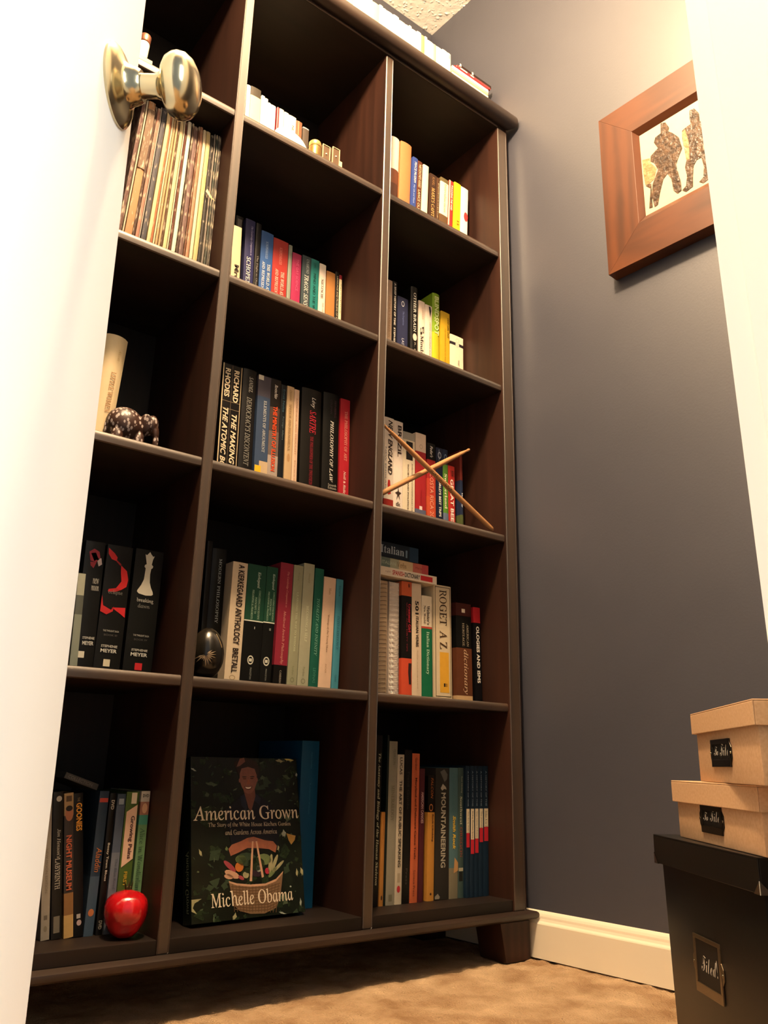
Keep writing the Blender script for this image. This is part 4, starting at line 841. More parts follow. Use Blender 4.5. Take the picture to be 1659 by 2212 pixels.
flat_book(0.026, 0.213, zt, 0.0170, 0.066, 0.12, '#e6d8c2', 'white dictionary with red and black title lying on the spiral notebooks',
          [('DICTIONARY', .555, .76, .22, .78, '#1c1814', 'b'), ('SPANISH', .385, .545, .22, .78, '#c03430', 'b'), ('english', .29, .36, .35, .6, '#b08c78', '')], [(.77, .94, .2, .8, '#c8282c')])
flat_book(0.022, 0.1920, zt + 0.0172, 0.0195, 0.068, 0.125, '#c8b48c', 'pale multicoloured verb book in the middle of the lying stack',
          [('Verbs', .52, .66, .2, .75, '#7c5c34', ''), ('ITALIAN', .3, .5, .3, .65, '#c0ccb4', ''), ('Maria', .8, .9, .4, .65, '#8c3830', '')], bands=[(0, '#6c7c74'), (.42, '#a8a88c'), (.55, '#d0b68c'), (.76, '#c06858'), (.9, '#b84848')])
flat_book(0.0205, 0.1635, zt + 0.0369, 0.0300, 0.066, 0.12, '#14202c', 'dark navy language course lying topmost of the dictionary stack',
          [('Italian', .33, .74, .25, .78, '#a8b4bc', 'b')], [(.84, 1.0, 0, 1, '#1c3850'), (.77, .8, .2, .7, '#7c94a4')])
# ---------------------------------------------------------------- drumsticks crossed on the middle shelf of the right bay
def stick(a, b, lab, mark):
    a = Vector(a); b = Vector(b); L = (b - a).length; d = (b - a).normalized()
    r = thing('drumstick', lab, 'drumstick', a, tuple(d.to_track_quat('Z', 'Y').to_euler()), 'drumsticks crossed in front of the guidebooks')
    mb = MB().lathe([(0.0, 0), (0.0026, 0.0006), (0.0049, 0.004), (0.0054, 0.012), (0.0054, L * .72), (0.0049, L * .82), (0.0038, L * .92), (0.0026, L - 0.010), (0.0025, L - 0.008), (0.0033, L - 0.004), (0.0028, L - 0.001), (0.0, L)], 20)
    part('shaft', mb, STICK, r, smooth=True, angle=60)
    if mark:
        lc = d.to_track_quat('Z', 'Y').inverted() @ (Vector((-0.86, -1.16, 0.33)) - a); mark = (math.atan2(lc.y, lc.x) + 0.15, mark[1])
        def wrap(u, v, u0, u1, vv):
            ang = mark[0] + (v - .5) * 1.0; zz = L * (u0 + (u1 - u0) * u) 
            return (0.00552 * math.cos(ang), 0.00552 * math.sin(ang), zz)
        for s_, u0, u1 in (('MAPLE', mark[1] - .02, mark[1] + .04), ('HAND MADE', mark[1] + .07, mark[1] + .17)):
            uv, fs, _ = text_mesh(s_, 0.02, 0.1)
            me = bpy.data.meshes.new('lettering'); me.from_pydata([wrap(u, v, u0, u1, 0) for u, v in uv], [], fs)
            me.materials.append(mat('#3a2414', .6)); link('lettering', me, r)
stick((0.0245, 0.034, 0.8235), (0.279, 0.036, 0.9880), 'tan wooden drumstick rising to the right behind the other one', None)
stick((0.3275, 0.0165, 0.8110), (0.0282, 0.0165, 0.9700), 'tan wooden drumstick with dark lettering in front, sloping down to the right', (-1.9, 0.42))
# ---------------------------------------------------------------- blobs (remeshed solids) for carved things
def blob(name, els, voxel, m, parent, smooth_it=4):
    bm = bmesh.new()
    for c, r, rot in els:
        M = Matrix.Translation(c) @ (Matrix.Rotation(rot[0], 4, 'X') @ Matrix.Rotation(rot[1], 4, 'Y') @ Matrix.Rotation(rot[2], 4, 'Z')) @ Matrix.Diagonal((r[0], r[1], r[2], 1))
        bmesh.ops.create_uvsphere(bm, u_segments=24, v_segments=16, radius=1, matrix=M)
    me = bpy.data.meshes.new(name); bm.to_mesh(me); bm.free()
    o = link(name, me, parent)
    md = o.modifiers.new('r', 'REMESH'); md.mode = 'VOXEL'; md.voxel_size = voxel; md.use_smooth_shade = True
    ms = o.modifiers.new('s', 'SMOOTH'); ms.iterations = smooth_it; ms.factor = 0.5
    dg = bpy.context.evaluated_depsgraph_get()
    nm = bpy.data.meshes.new_from_object(o.evaluated_get(dg)); o.modifiers.clear(); o.data = nm
    nm.materials.clear(); nm.materials.append(m)
    for p in nm.polygons: p.use_smooth = True
    return o
# carved elephant, head to the right and turned towards the room
el = thing('elephant_figurine', 'small dark brown carved elephant with white painted leaves on the middle left shelf', 'figurine', (-0.438, 0.085, Z['s2'] + 0.0030))
def elephant_mat():
    m = bpy.data.materials.new('painted_elephant'); m.use_nodes = True; nt = m.node_tree; b = nt.nodes['Principled BSDF']; b.inputs['Roughness'].default_value = 0.4
    tc = nt.nodes.new('ShaderNodeTexCoord'); v = nt.nodes.new('ShaderNodeTexVoronoi'); v.inputs['Scale'].default_value = 180; v.inputs['Randomness'].default_value = .8
    mp = nt.nodes.new('ShaderNodeMapping'); mp.inputs['Scale'].default_value = (1, 1, .62); mp.inputs['Rotation'].default_value = (0, .6, .4)
    nt.links.new(tc.outputs['Object'], mp.inputs[0]); nt.links.new(mp.outputs[0], v.inputs['Vector'])
    r = nt.nodes.new('ShaderNodeValToRGB'); r.color_ramp.elements[0].position = .34; r.color_ramp.elements[0].color = lin('#a89c98'); r.color_ramp.elements[1].position = .40; r.color_ramp.elements[1].color = lin('#3a241c')
    nt.links.new(v.outputs['Distance'], r.inputs[0]); nt.links.new(r.outputs[0], b.inputs['Base Color']); return m
ELM = elephant_mat()
BZ = 0.0
e0 = (0, 0, 0)
blob('body', [((-0.014, 0, 0.050), (0.031, 0.025, 0.030), e0), ((-0.020, 0, 0.050), (0.022, 0.022, 0.026), e0), ((0.004, 0, 0.049), (0.020, 0.020, 0.022), e0), ((0.020, -0.004, 0.056), (0.016, 0.014, 0.018), e0),
  ((0.029, -0.008, 0.060), (0.010, 0.012, 0.016), e0),
  ((0.034, -0.012, 0.047), (0.0065, 0.0065, 0.016), (0, -.15, 0)), ((0.036, -0.013, 0.027), (0.0052, 0.0052, 0.016), (0, 0, 0)), ((0.0345, -0.0135, 0.011), (0.0045, 0.0045, 0.011), (0, .2, 0)),
  ((-0.028, 0.012, 0.020), (0.010, 0.009, 0.022), e0), ((-0.028, -0.012, 0.020), (0.010, 0.009, 0.022), e0), ((0.008, 0.012, 0.020), (0.009, 0.0085, 0.022), e0), ((0.008, -0.012, 0.020), (0.009, 0.0085, 0.022), e0)], 0.0016, ELM, el)
blob('ear', [((0.014, -0.019, 0.055), (0.011, 0.003, 0.016), (0.2, 0, -.5))], 0.0012, ELM, el)
blob('ear', [((0.014, 0.014, 0.055), (0.011, 0.003, 0.016), (-.2, 0, .5))], 0.0012, ELM, el)
part('tail', MB().tube([(-0.041, 0, 0.056), (-0.045, 0, 0.044), (-0.043, 0, 0.030)], [0.0016, 0.0013, 0.002], 6), ELM, el, smooth=True)
# red pomegranate on the bottom left shelf
po = thing('pomegranate', 'glossy red ornamental pomegranate in front of the disc cases', 'ornament', (-0.3815, 0.037, Z['bot'] + 0.0002))
mb = MB(); vs = []; nr, na = 22, 36
pr = [(0.0, 0.0012), (0.007, 0.0), (0.0140, 0.0028), (0.0210, 0.0095), (0.0268, 0.020), (0.0298, 0.0305), (0.0292, 0.041), (0.0262, 0.0490), (0.0212, 0.0545), (0.0150, 0.0578), (0.0085, 0.0596), (0.0050, 0.0610), (0.0, 0.0608)]
for r_, z_ in pr:
    for i in range(na):
        a = 2 * math.pi * i / na; q = 1 + 0.03 * math.cos(5 * a + .4) * (r_ / 0.03) + 0.05 * noise.noise(Vector((math.cos(a) * 1.6, math.sin(a) * 1.6, z_ * 55)))
        vs.append((r_ * q * math.cos(a), r_ * q * math.sin(a), z_))
mb.add(vs, [(j * na + i, j * na + (i + 1) % na, (j + 1) * na + (i + 1) % na, (j + 1) * na + i) for j in range(len(pr) - 1) for i in range(na)])
POM = noisy('pomegranate_glaze', '#8e0c14', '#c4161c', 45, 0.13, 0.35, 60, 0.002, .3, .7, spec=0.7)
part('fruit', mb, POM, po, smooth=True, angle=180)
mb = MB()
for i in range(6):
    a = i * math.pi / 3 + .3; c_, s_ = math.cos(a), math.sin(a)
    mb.add([(0.0045 * math.cos(a - .5), 0.0045 * math.sin(a - .5), 0.0600), (0.0045 * math.cos(a + .5), 0.0045 * math.sin(a + .5), 0.0600), (0.0066 * c_, 0.0066 * s_, 0.0725)], [(0, 1, 2)])
    mb.add([(0.0032 * math.cos(a - .5), 0.0032 * math.sin(a - .5), 0.0600), (0.0066 * c_, 0.0066 * s_, 0.0725), (0.0032 * math.cos(a + .5), 0.0032 * math.sin(a + .5), 0.0600)], [(0, 1, 2)])
mb.lathe([(0.0048, 0.0590), (0.0044, 0.0645), (0.0, 0.0645)], 12)
part('crown', mb, mat('#3c3410', .8), po)
# painted egg-shaped rattle on the fourth shelf of the middle bay
eg = thing('painted_gourd', 'dark varnished egg shaped gourd with a scratched pale flower beside the divider', 'ornament', (-0.2925, 0.040, Z['s1'] + 0.0002))
pe = []
for i in range(19):
    q = math.pi * i / 18; rz = 0.0405 - 0.0405 * math.cos(q); rr_ = 0.0268 * math.sin(q) * (1.07 - 0.16 * (1 - math.cos(q)) / 2 + 0.03)
    pe.append((max(rr_, 0.0), rz))
GOURD = noisy('gourd_varnish', '#14130f', '#231e17', 30, 0.22, spec=0.6)
part('shell', MB().lathe(pe, 40), GOURD, eg, smooth=True, angle=180)
def on_egg(az, z_, lift=0.0004):
    q = math.acos(max(-1, min(1, (0.0405 - z_) / 0.0405))); r_ = 0.0268 * math.sin(q) * (1.10 - 0.16 * (1 - math.cos(q)) / 2) + lift
    return (r_ * math.cos(az), r_ * math.sin(az), z_)
cz, ca_ = 0.036, math.radians(-118)
part('hole', MB().poly([on_egg(ca_ - 0.30 + 0.10 * math.cos(i * .628), cz - 0.003 + 0.0028 * math.sin(i * .628), .0003) for i in range(10)]), mat('#050504', .9), eg)
rr = random.Random(2); mb = MB()
for i in range(12):
    th_ = -2.75 + i * 0.31; L_ = rr.uniform(.010, .020)
    def P(l, wd): 
        du = math.cos(th_) * l - math.sin(th_) * wd; dv = math.sin(th_) * l + math.cos(th_) * wd
        return on_egg(ca_ + du / 0.026, cz + dv, 0.0006)
    mb.add([P(0.002, 0), P(L_ * .5, .0011), P(L_, 0), P(L_ * .5, -.0011)], [(0, 1, 2, 3)])
part('scratched_flower', mb, mat('#8c7a62', .6), eg)
mb = MB().tube([on_egg(math.radians(-72 + 3 * i), 0.070 - 0.0042 * i, 0.0002) for i in range(6)], 0.0005, 5)
part('painted_line', mb, mat('#b09870', .5), eg)
# ---------------------------------------------------------------- small things on the top shelf of the middle bay
zz = Z['s4']
pl = thing('round_plate', 'round cream dish standing on edge on the top middle shelf', 'plate', (-0.187, 0.062, zz + 0.0460), (-0.16, 0, 0.1))
part('dish', MB().lathe([(0.0, 0.004), (0.034, 0.004), (0.0385, 0.001), (0.0450, -0.004), (0.0450, -0.0055), (0.0375, -0.0015), (0.033, 0.001), (0.0, 0.0012)], 48, 'y'), mat('#efe6cc', .3), pl, smooth=True)
part('rim_band', MB().lathe([(0.0452, -0.0056), (0.0452, -0.0038), (0.0425, -0.0062)], 48, 'y', cap=False), mat('#d8b878', .3), pl, smooth=True)
jr = thing('ribbed_jar', 'small round brass coloured ribbed jar beside the cream dish', 'jar', (-0.1375, 0.058, zz + 0.0002))
part('jar_body', MB().lathe([(0.0, 0), (0.011, 0), (0.0125, 0.006)] + [(0.0132 + 0.0006 * (i % 2), 0.010 + i * 0.005) for i in range(11)] + [(0.0118, 0.0645), (0.0, 0.0645)], 32), mat('#8c7040', .35, .6), jr, smooth=True, angle=50)
part('lid', MB().lathe([(0.0124, 0.0648), (0.0132, 0.067), (0.0130, 0.0745), (0.0118, 0.0765), (0.0, 0.077)], 32), mat('#b89860', .35, .4), jr, smooth=True)
for xx, lab, hh in ((-0.1227, 'small brown box with a bright stud next to the brass jar', .0785), (-0.0983, 'small brown box with a bright stud, farther right from the jar', .085)):
    bx = thing('small_box', lab, 'box', (xx, 0.050, zz + 0.0002), group='small brown boxes on the top middle shelf')
    part('body', MB().box(0.0, 0.0008, 0, 0.0182, 0.045, hh), mat('#5a4634', .45), bx, bevel=0.0005)
    part('edge_trim', MB().box(-0.0003, -0.0004, 0, 0.0012, 0.0016, hh + .0003).box(0.0170, -0.0004, 0, 0.0185, 0.0016, hh + .0003).box(0.0012, -0.0004, hh - .001, 0.0170, 0.0016, hh + .0003), mat('#c8b088', .4), bx)
    part('stud', MB().lathe([(0.0, 0.002), (0.0012, 0.0018), (0.0018, 0.0008), (0.002, 0.0)], 14, 'y', c=(0.0091, 0.0008, hh - .021)), mat('#f0e8d4', .2), bx, smooth=True)
bx = thing('small_carton', 'tiny cream block at the right end of the small boxes', 'box', (-0.0795, 0.050, zz + 0.0002))
part('block', MB().box(0, 0, 0, 0.0065, 0.02, 0.0578), mat('#d8c494', .6), bx, bevel=0.0005)
# ---------------------------------------------------------------- top shelf of the left bay
bx = thing('black_box', 'small black box beside the door knob on the top left shelf', 'box', (-0.553, 0.060, zz + 0.0002))
part('box_body', MB().box(0, 0, 0, 0.060, 0.08, 0.050), mat('#12110f', .4), bx, bevel=0.001)
part('lid', MB().box(-0.0008, -0.0008, 0.0504, 0.0608, 0.0808, 0.0625), mat('#181613', .35), bx, bevel=0.001)
tb = thing('ribbed_tube', 'pale ribbed tube with a copper coloured cap on the small black box', 'tube', (-0.5095, 0.078, zz + 0.0632), (0, 0.06, 0))
part('tube_body', MB().lathe([(0.0, 0)] + [(0.0098 + 0.0006 * (i % 2), 0.001 + i * 0.0022) for i in range(21)] + [(0.0, 0.047)], 28), mat('#e2d8c0', .5), tb, smooth=True, angle=40)
part('cap', MB().lathe([(0.0102, 0.0475), (0.0106, 0.049), (0.0106, 0.062), (0.0098, 0.0635), (0.0, 0.0635)], 28), mat('#8c5c48', .3, .6), tb, smooth=True)
tb = thing('pale_bottle', 'slim cream bottle with a tan cap behind the ribbed tube', 'bottle', (-0.533, 0.10, zz + 0.0632))
part('bottle_body', MB().lathe([(0.0, 0), (0.0095, 0), (0.0095, 0.060), (0.0, 0.060)], 24), mat('#efe6d0', .5), tb, smooth=True)
part('cap', MB().lathe([(0.0099, 0.0602), (0.0099, 0.080), (0.0, 0.081)], 24), mat('#a48468', .5), tb, smooth=True)
# grey case lying askew on the disc cases
tb = thing('loose_case', 'dark grey case tilted on top of the disc cases, bottom left shelf', 'case', (-0.4245, 0.088, 0.2880), (0, math.radians(19), 0))
part('case_body', MB().box(-0.052, 0, 0, 0.0, 0.12, 0.0085), mat('#3a3a38', .5), tb, bevel=0.0006)
text('lettering', 'COLLECTION', (-0.047, -0.0003, 0.002), (1, 0, 0), (0, 0, 1), 0.038, 0.0045, '#6c6a64', tb)
# ---------------------------------------------------------------- magazines on top of the bookcase
mg = [(0.2262, 0.1260, 0.0062, '#f0e6cc', 'lowest'), (0.2268, 0.1245, 0.0048, '#b89c7c', 'second from bottom'), (0.2266, 0.1258, 0.0070, '#d8c4a0', 'third from bottom'), (0.2262, 0.1275, 0.0080, '#f4ecd8', 'fourth from bottom'),
      (0.2330, 0.1210, 0.0050, '#8c2430', 'fifth from bottom'), (0.2420, 0.1190, 0.0060, '#a83c3c', 'second from top'), (0.2520, 0.1120, 0.0075, '#2c1c18', 'topmost')]
# a closed carton keeps the stack at the height the photo shows
ct = thing('flat_carton', 'pale flat carton under the magazines on top of the bookcase', 'box', (0.2458, 0.054, 1.9017))
part('carton_body', MB().box(0, 0, 0, 0.124, 0.20, 0.0720), mat('#c8ac84', .7), ct, bevel=0.0008)
part('lid', MB().box(-0.0008, -0.0008, 0.0722, 0.1248, 0.2008, 0.0960), mat('#e8dcc0', .6), ct, bevel=0.0008)
zc = 1.9017 + 0.0962
for x_, w_, th_, c_, od in mg:
    r = thing('magazine', '%s magazine, %s in the stack on top of the bookcase' % ({'#f0e6cc': 'cream', '#b89c7c': 'tan', '#d8c4a0': 'beige', '#f4ecd8': 'white', '#8c2430': 'dark red', '#a83c3c': 'red and white', '#2c1c18': 'dark brown'}[c_], od), 'magazine', (x_ + 0.0185, 0.050, zc), (0, 0, 0), 'magazines stacked on top of the bookcase')
    part('cover', MB().box(0, 0, 0, w_, 0.20, 0.0006).box(0, 0, th_ - 0.0006, w_, 0.20, th_).box(0, 0, 0.0006, w_, 0.0008, th_ - 0.0006), mat(c_, .35), r)
    part('page_block', MB().box(0.0006, 0.001, 0.0007, w_ - 0.0006, 0.1985, th_ - 0.0007), PAGES, r)
    if c_ == '#a83c3c': part('printed_panel', MB().box(w_ * .1, -0.0004, 0.001, w_ * .3, 0, th_ - .001).box(w_ * .4, -0.0004, 0.001, w_ * .5, 0, th_ - .001), mat('#e8dcc8', .5), r)
    if c_ == '#2c1c18': part('binding_ring', MB().box(w_ * .0, -0.0012, .001, w_ * .04, 0, th_ + .002).box(w_ * .38, -0.0012, .001, w_ * .42, 0, th_ + .002), mat('#d8d0c0', .3), r)
    zc += th_ + 0.0002
# ---------------------------------------------------------------- bottom shelf of the middle bay
bb = thing('book', 'tall blue book standing behind the gardening book, bottom shelf of the middle bay', 'book', (-0.0415, 0.112, Z['bot'] + 0.0002))
t_, h_, d_ = 0.036, 0.2725, 0.155
part('cover', book_cover(t_, h_, d_, [(h_, 0), (0, 0)], 0.001, 0.001, 0), mat('#0c4a70', .45), bb, smooth=True)
part('page_block', MB().box(-t_ / 2 + .0012, .002, .001, t_ / 2 - .0012, d_ - .002, h_ - .001), PAGES, bb)
text('title', 'Organic Chemistry', (0.000, -0.0004, h_ * .93), (0, 0, -1), (1, 0, 0), 0.028, 0.004, '#3c7898', bb)
text('lettering', 'A collection of essays', (-0.001, -0.0004, h_ * .74), (0, 0, -1), (1, 0, 0), 0.052, 0.004, '#3c7898', bb)
A_ = Vector((-0.2753, 0.0486, Z['bot'])); B_ = Vector((-0.0707, 0.0615, Z['bot']))
yawb = math.atan2(B_.y - A_.y, B_.x - A_.x); WB = (B_ - A_).length; HB = 0.2405; TB = 0.026
ag = thing('book', 'large dark green gardening hardback facing out with a smiling woman and a basket', 'book', tuple(A_ + Vector((0, 0, 0.0053))), (-0.195, 0, yawb))
# the book leans back: local x = width, z = height, y = thickness
part('cover', MB().box(0, 0, 0, WB, 0.003, HB).box(0, 0.003, 0, 0.003, TB, HB).box(0.003, TB - 0.003, 0.0005, WB, TB, HB), mat('#10160f', .25, spec=.5), ag, bevel=0.0006)
part('page_block', MB().box(0.0035, 0.0032, 0.003, WB - 0.003, TB - 0.0032, HB - 0.003), PAGES, ag)
text('lettering', 'American Grown', (-0.0003, TB * .3, HB * .42), (0, 0, -1), (0, 1, 0), HB * .36, TB * .35, '#5c6450', ag)
def cg(x, y):
    top = 330 + .041 * (x - 215); bot = 1850 - .119 * (x - 215); v = (y - top) / (bot - top)
    return ((x - 215) / (970 + 55 * v), v)
def shape(mb, pts, mi, lift):
    P = []
    for x, y in pts:
        u, v = cg(x, y); u = min(max(u, 0.0), 1.0); v = min(max(v, 0.0), 1.0)
        P.append((u * WB, -lift, (1 - v) * HB))
    mb.poly(P, mi)
def leaf(x, y, rx, ry, rot=0):
    c, s = math.cos(rot), math.sin(rot)
    return [(x + a * rx * c - b * ry * s, y + a * rx * s + b * ry * c) for a, b in ((-1, .1), (-.45, .75), (.1, .55), (.35, 1.0), (1, -.15), (.3, -.5), (-.2, -.95), (-.5, -.35))]
def ell(x, y, rx, ry, n=16, rot=0):
    c, s = math.cos(rot), math.sin(rot)
    return [(x + rx * math.cos(q) * c - ry * math.sin(q) * s, y + rx * math.cos(q) * s + ry * math.sin(q) * c) for q in [2 * math.pi * i / n for i in range(n)]]
PAL = ['#0c110c', '#141c12', '#1e2a18', '#2c3a2a', '#44503c', '#8c9488', '#a8a060', '#2a1a14', '#6a4438', '#7c5246', '#15161e', '#1e2230', '#d8c8b8', '#8a5440', '#6e5640', '#54402c', '#a8622c', '#8c3c44', '#b08a70', '#5c6a44', '#8e8a68', '#9c2c3c', '#2c2028', '#c0bcae', '#a07c40', '#48281e']
mb = MB(); rr = random.Random(21)
for i in range(210):      # foliage
    x = rr.uniform(215, 1240); y = rr.uniform(345, 1830); s_ = rr.uniform(18, 70)
    a = rr.uniform(0, 6.28)
    k = rr.choices([0, 1, 2, 3, 4], [5, 7, 6, 2, .5])[0]
    pts = [(x + s_ * math.cos(a + q) * f_, y + s_ * math.sin(a + q) * f_) for q, f_ in ((0, 1.2), (.7, .7), (1.6, .8), (2.4, .5), (3.1, .9), (3.9, .5), (4.7, .8), (5.5, .7))]
    shape(mb, pts, k, 0.00010 + i * 0.0000008)
for i in range(90):       # bright leaf glints
    x = rr.choice((rr.uniform(230, 600), rr.uniform(830, 1230))); y = rr.uniform(350, 1000) if rr.random() < .6 else rr.uniform(1000, 1800)
    shape(mb, leaf(x, y, rr.uniform(6, 30), rr.uniform(4, 13), rr.uniform(0, 3)), rr.choice((4, 3, 3, 4, 2)), 0.0003)
for x, y, rx, ry, ro, k in ((235, 460, 32, 10, .6, 23), (390, 600, 55, 22, .2, 5), (350, 700, 20, 28, 0, 5), (1110, 375, 50, 16, .2, 6), (1015, 385, 40, 18, .2, 20), (1080, 540, 45, 20, .5, 5), (1180, 520, 12, 22, 0, 23), (850, 545, 26, 26, 0, 4), (1000, 670, 45, 22, .3, 4), (290, 1230, 12, 40, -.3, 20), (515, 1195, 14, 24, 0, 19), (985, 1185, 14, 30, 0, 20), (1045, 1060, 22, 40, 0, 23), (1165, 1400, 12, 40, 0, 20), (1215, 1390, 18, 40, -.3, 18), (1100, 1520, 10, 10, 0, 23), (1195, 1650, 10, 40, 0, 23), (580, 1780, 18, 40, .3, 20), (1020, 1745, 40, 10, .3, 23), (400, 1800, 8, 40, 0, 5), (540, 1060, 20, 12, 0, 3)):
    shape(mb, leaf(x, y, rx, ry, ro), {23: 5, 5: 4, 18: 20}.get(k, k), 0.00035)
shape(mb, [(1070, 1060), (1160, 1080), (1150, 1120), (1115, 1160), (1090, 1120)], 24, 0.00036)
for q in ([(205, 1640), (300, 1630), (240, 1670), (225, 1710), (260, 1760), (215, 1740), (200, 1690)],): shape(mb, q, 20, 0.00036)
# figure on the cover
shape(mb, [(520, 840), (600, 760), (660, 700), (720, 680), (790, 690), (850, 730), (930, 800), (960, 900), (1000, 1060), (980, 1200), (560, 1200), (540, 1060), (510, 930)], 10, 0.00040)
shape(mb, [(640, 720), (690, 690), (700, 860), (650, 800)], 11, 0.00042); shape(mb, [(780, 690), (830, 740), (820, 800), (770, 760)], 11, 0.00042)
shape(mb, [(600, 440), (590, 400), (630, 355), (690, 350), (750, 370), (800, 400), (820, 470), (800, 560), (790, 610), (640, 600), (630, 520)], 7, 0.00043)
shape(mb, [(640, 360), (680, 350), (690, 390), (640, 430), (610, 440)], 8, 0.00044)
shape(mb, [(670, 660), (775, 650), (780, 720), (740, 860), (715, 830), (690, 730)], 8, 0.00045)
shape(mb, [(640, 500), (655, 455), (715, 440), (775, 460), (795, 520), (795, 590), (775, 650), (745, 690), (715, 698), (685, 680), (655, 630), (638, 570)], 9, 0.00047)
shape(mb, ell(682, 553, 17, 7), 25, 0.00049); shape(mb, ell(750, 551, 17, 7), 25, 0.00049)
shape(mb, ell(680, 536, 22, 5), 7, 0.00049); shape(mb, ell(752, 534, 22, 5), 7, 0.00049)
shape(mb, [(712, 560), (724, 560), (735, 600), (716, 608), (700, 600)], 13, 0.00049)
shape(mb, [(678, 626), (715, 632), (752, 622), (742, 650), (716, 660), (690, 650)], 25, 0.00049); shape(mb, [(686, 630), (715, 635), (745, 628), (735, 645), (716, 650), (695, 645)], 12, 0.00051)
shape(mb, ell(636, 570, 7, 20), 9, 0.00046); shape(mb, ell(797, 565, 7, 20), 9, 0.00046)
# arms and hands round the handle
shape(mb, [(530, 1200), (560, 1160), (640, 1130), (700, 1100), (760, 1090), (860, 1120), (940, 1130), (975, 1170), (960, 1230), (900, 1200), (800, 1190), (700, 1190), (620, 1230), (550, 1260)], 13, 0.00052)
for i in range(4): shape(mb, ell(722 + i * 20, 1118 + (i % 2) * 6, 12, 24, 10, .2), 9, 0.00054)
# vegetables
for x, y, rx, ry, ro, k in ((690, 1290, 95, 60, 0, 3), (780, 1330, 80, 60, 0, 2), (850, 1290, 70, 50, 0, 19), (640, 1290, 50, 40, 0, 19), (540, 1350, 70, 22, .75, 17), (560, 1420, 70, 30, .4, 18), (530, 1440, 40, 22, .2, 18), (625, 1355, 38, 45, .2, 16), (683, 1425, 28, 30, 0, 20), (640, 1450, 30, 16, .5, 17), (770, 1410, 55, 30, .2, 22), (700, 1385, 30, 26, 0, 2), (910, 1330, 18, 90, .15, 20), (950, 1320, 16, 80, .4, 20), (985, 1350, 14, 75, .8, 20), (880, 1390, 22, 28, 0, 21), (930, 1400, 18, 60, .7, 19), (800, 1370, 24, 30, 0, 5)):
    shape(mb, ell(x, y, rx, ry, 12, ro), k, 0.00056)
shape(mb, [(530, 1480), (600, 1500), (720, 1510), (860, 1500), (960, 1460), (1030, 1390), (1000, 1600), (960, 1700), (850, 1750), (720, 1755), (620, 1730), (570, 1680), (550, 1580)], 14, 0.00058)
for i in range(9):
    y = 1530 + i * 24; shape(mb, [(550 + i * 4, y - 8), (720, y + 4), (880, y - 6), (1000 - i * 5, y - 40), (1000 - i * 5, y - 33), (880, y + 2), (720, y + 12), (550 + i * 4, y)], 15, 0.00059)
for i in range(15):
    x = 560 + i * 30; shape(mb, [(x, 1500), (x + 6, 1500), (x + 6 + (700 - x) * .1, 1740), (x + (700 - x) * .1, 1740)], 15, 0.000595)
for pts in ([(742, 1130), (756, 1130), (738, 1480), (716, 1480)], [(775, 1130), (790, 1130), (848, 1440), (828, 1450)]): shape(mb, pts, 18, 0.00061)
shape(mb, [(530, 1478), (600, 1498), (720, 1508), (860, 1498), (960, 1458), (1030, 1390), (1025, 1410), (960, 1478), (860, 1516), (720, 1526), (600, 1516), (535, 1494)], 18, 0.0006)
part('cover_photo', mb, [mat(c, .25, spec=.5, grain=.25, scale=150) for c in PAL], ag)
def ctext(nm, s, x0, y0, x1, y1, cap, col, lift=0.0009):
    u0, v0 = cg(x0, y0); u1, v1 = cg(x1, y1); P0 = Vector((u0 * WB, -lift, (1 - v0) * HB)); P1 = Vector((u1 * WB, -lift, (1 - v1) * HB))
    X = (P1 - P0); L = X.length; X.normalize(); Y = Vector((-X.z, 0, X.x))
    text(nm, s, P0, X, Y, L, cap, col, ag, rough=.3)
ctext('title', 'American Grown', 232, 945, 1192, 925, .0215, '#cdbfa8')
ctext('lettering', 'The Story of the White House Kitchen Garden', 355, 1012, 1112, 1000, .0085, '#a89c88')
ctext('lettering', 'and Gardens Across America', 503, 1075, 978, 1062, .0078, '#a89c88')
ctext('author_name', 'Michelle Obama', 375, 1712, 1122, 1636, .0215, '#cdbfa8')
# ---------------------------------------------------------------- picture frame on the right wall
px_, py_ = wallp(0.0)
fr = thing('picture_frame', 'square brown wooden picture frame with a beach photo on the blue wall', 'picture', (WX, 0, 0), (0, 0, WROT))
S0, S1, Z0, Z1 = 0.2700, 0.656, 1.3115, 1.7030
s0, s1, z0_, z1_ = 0.3475, 0.5785, 1.3962, 1.6232
q0, q1, w0, w1 = 0.3585, 0.5675, 1.4120, 1.6105
FY, PY = -0.030, -0.0200
def rail(nm, O, I, P, m):
    # O, I, P: outer, inner-front and photo-edge point pairs (s, z)
    vs = [(O[0][0], FY, O[0][1]), (O[1][0], FY, O[1][1]), (I[1][0], FY, I[1][1]), (I[0][0], FY, I[0][1]),
          (P[1][0], PY, P[1][1]), (P[0][0], PY, P[0][1]), (P[1][0], -0.001, P[1][1]), (P[0][0], -0.001, P[0][1]), (O[0][0], -0.001, O[0][1]), (O[1][0], -0.001, O[1][1])]
    part(nm, MB().add(vs, [(0, 1, 2, 3), (3, 2, 4, 5), (5, 4, 6, 7), (7, 6, 9, 8), (8, 9, 1, 0), (0, 3, 5, 7, 8), (1, 9, 6, 4, 2)]), m, fr, bevel=0.0006)
rail('side_rail', ((S0, Z0), (S0, Z1)), ((s0, z0_), (s0, z1_)), ((q0, w0), (q0, w1)), FRAMEW)
rail('side_rail', ((S1, Z0), (S1, Z1)), ((s1, z0_), (s1, z1_)), ((q1, w0), (q1, w1)), FRAMEW)
rail('cross_rail', ((S0, Z0), (S1, Z0)), ((s0, z0_), (s1, z0_)), ((q0, w0), (q1, w0)), FRAMEH)
rail('cross_rail', ((S0, Z1), (S1, Z1)), ((s0, z1_), (s1, z1_)), ((q0, w1), (q1, w1)), FRAMEH)
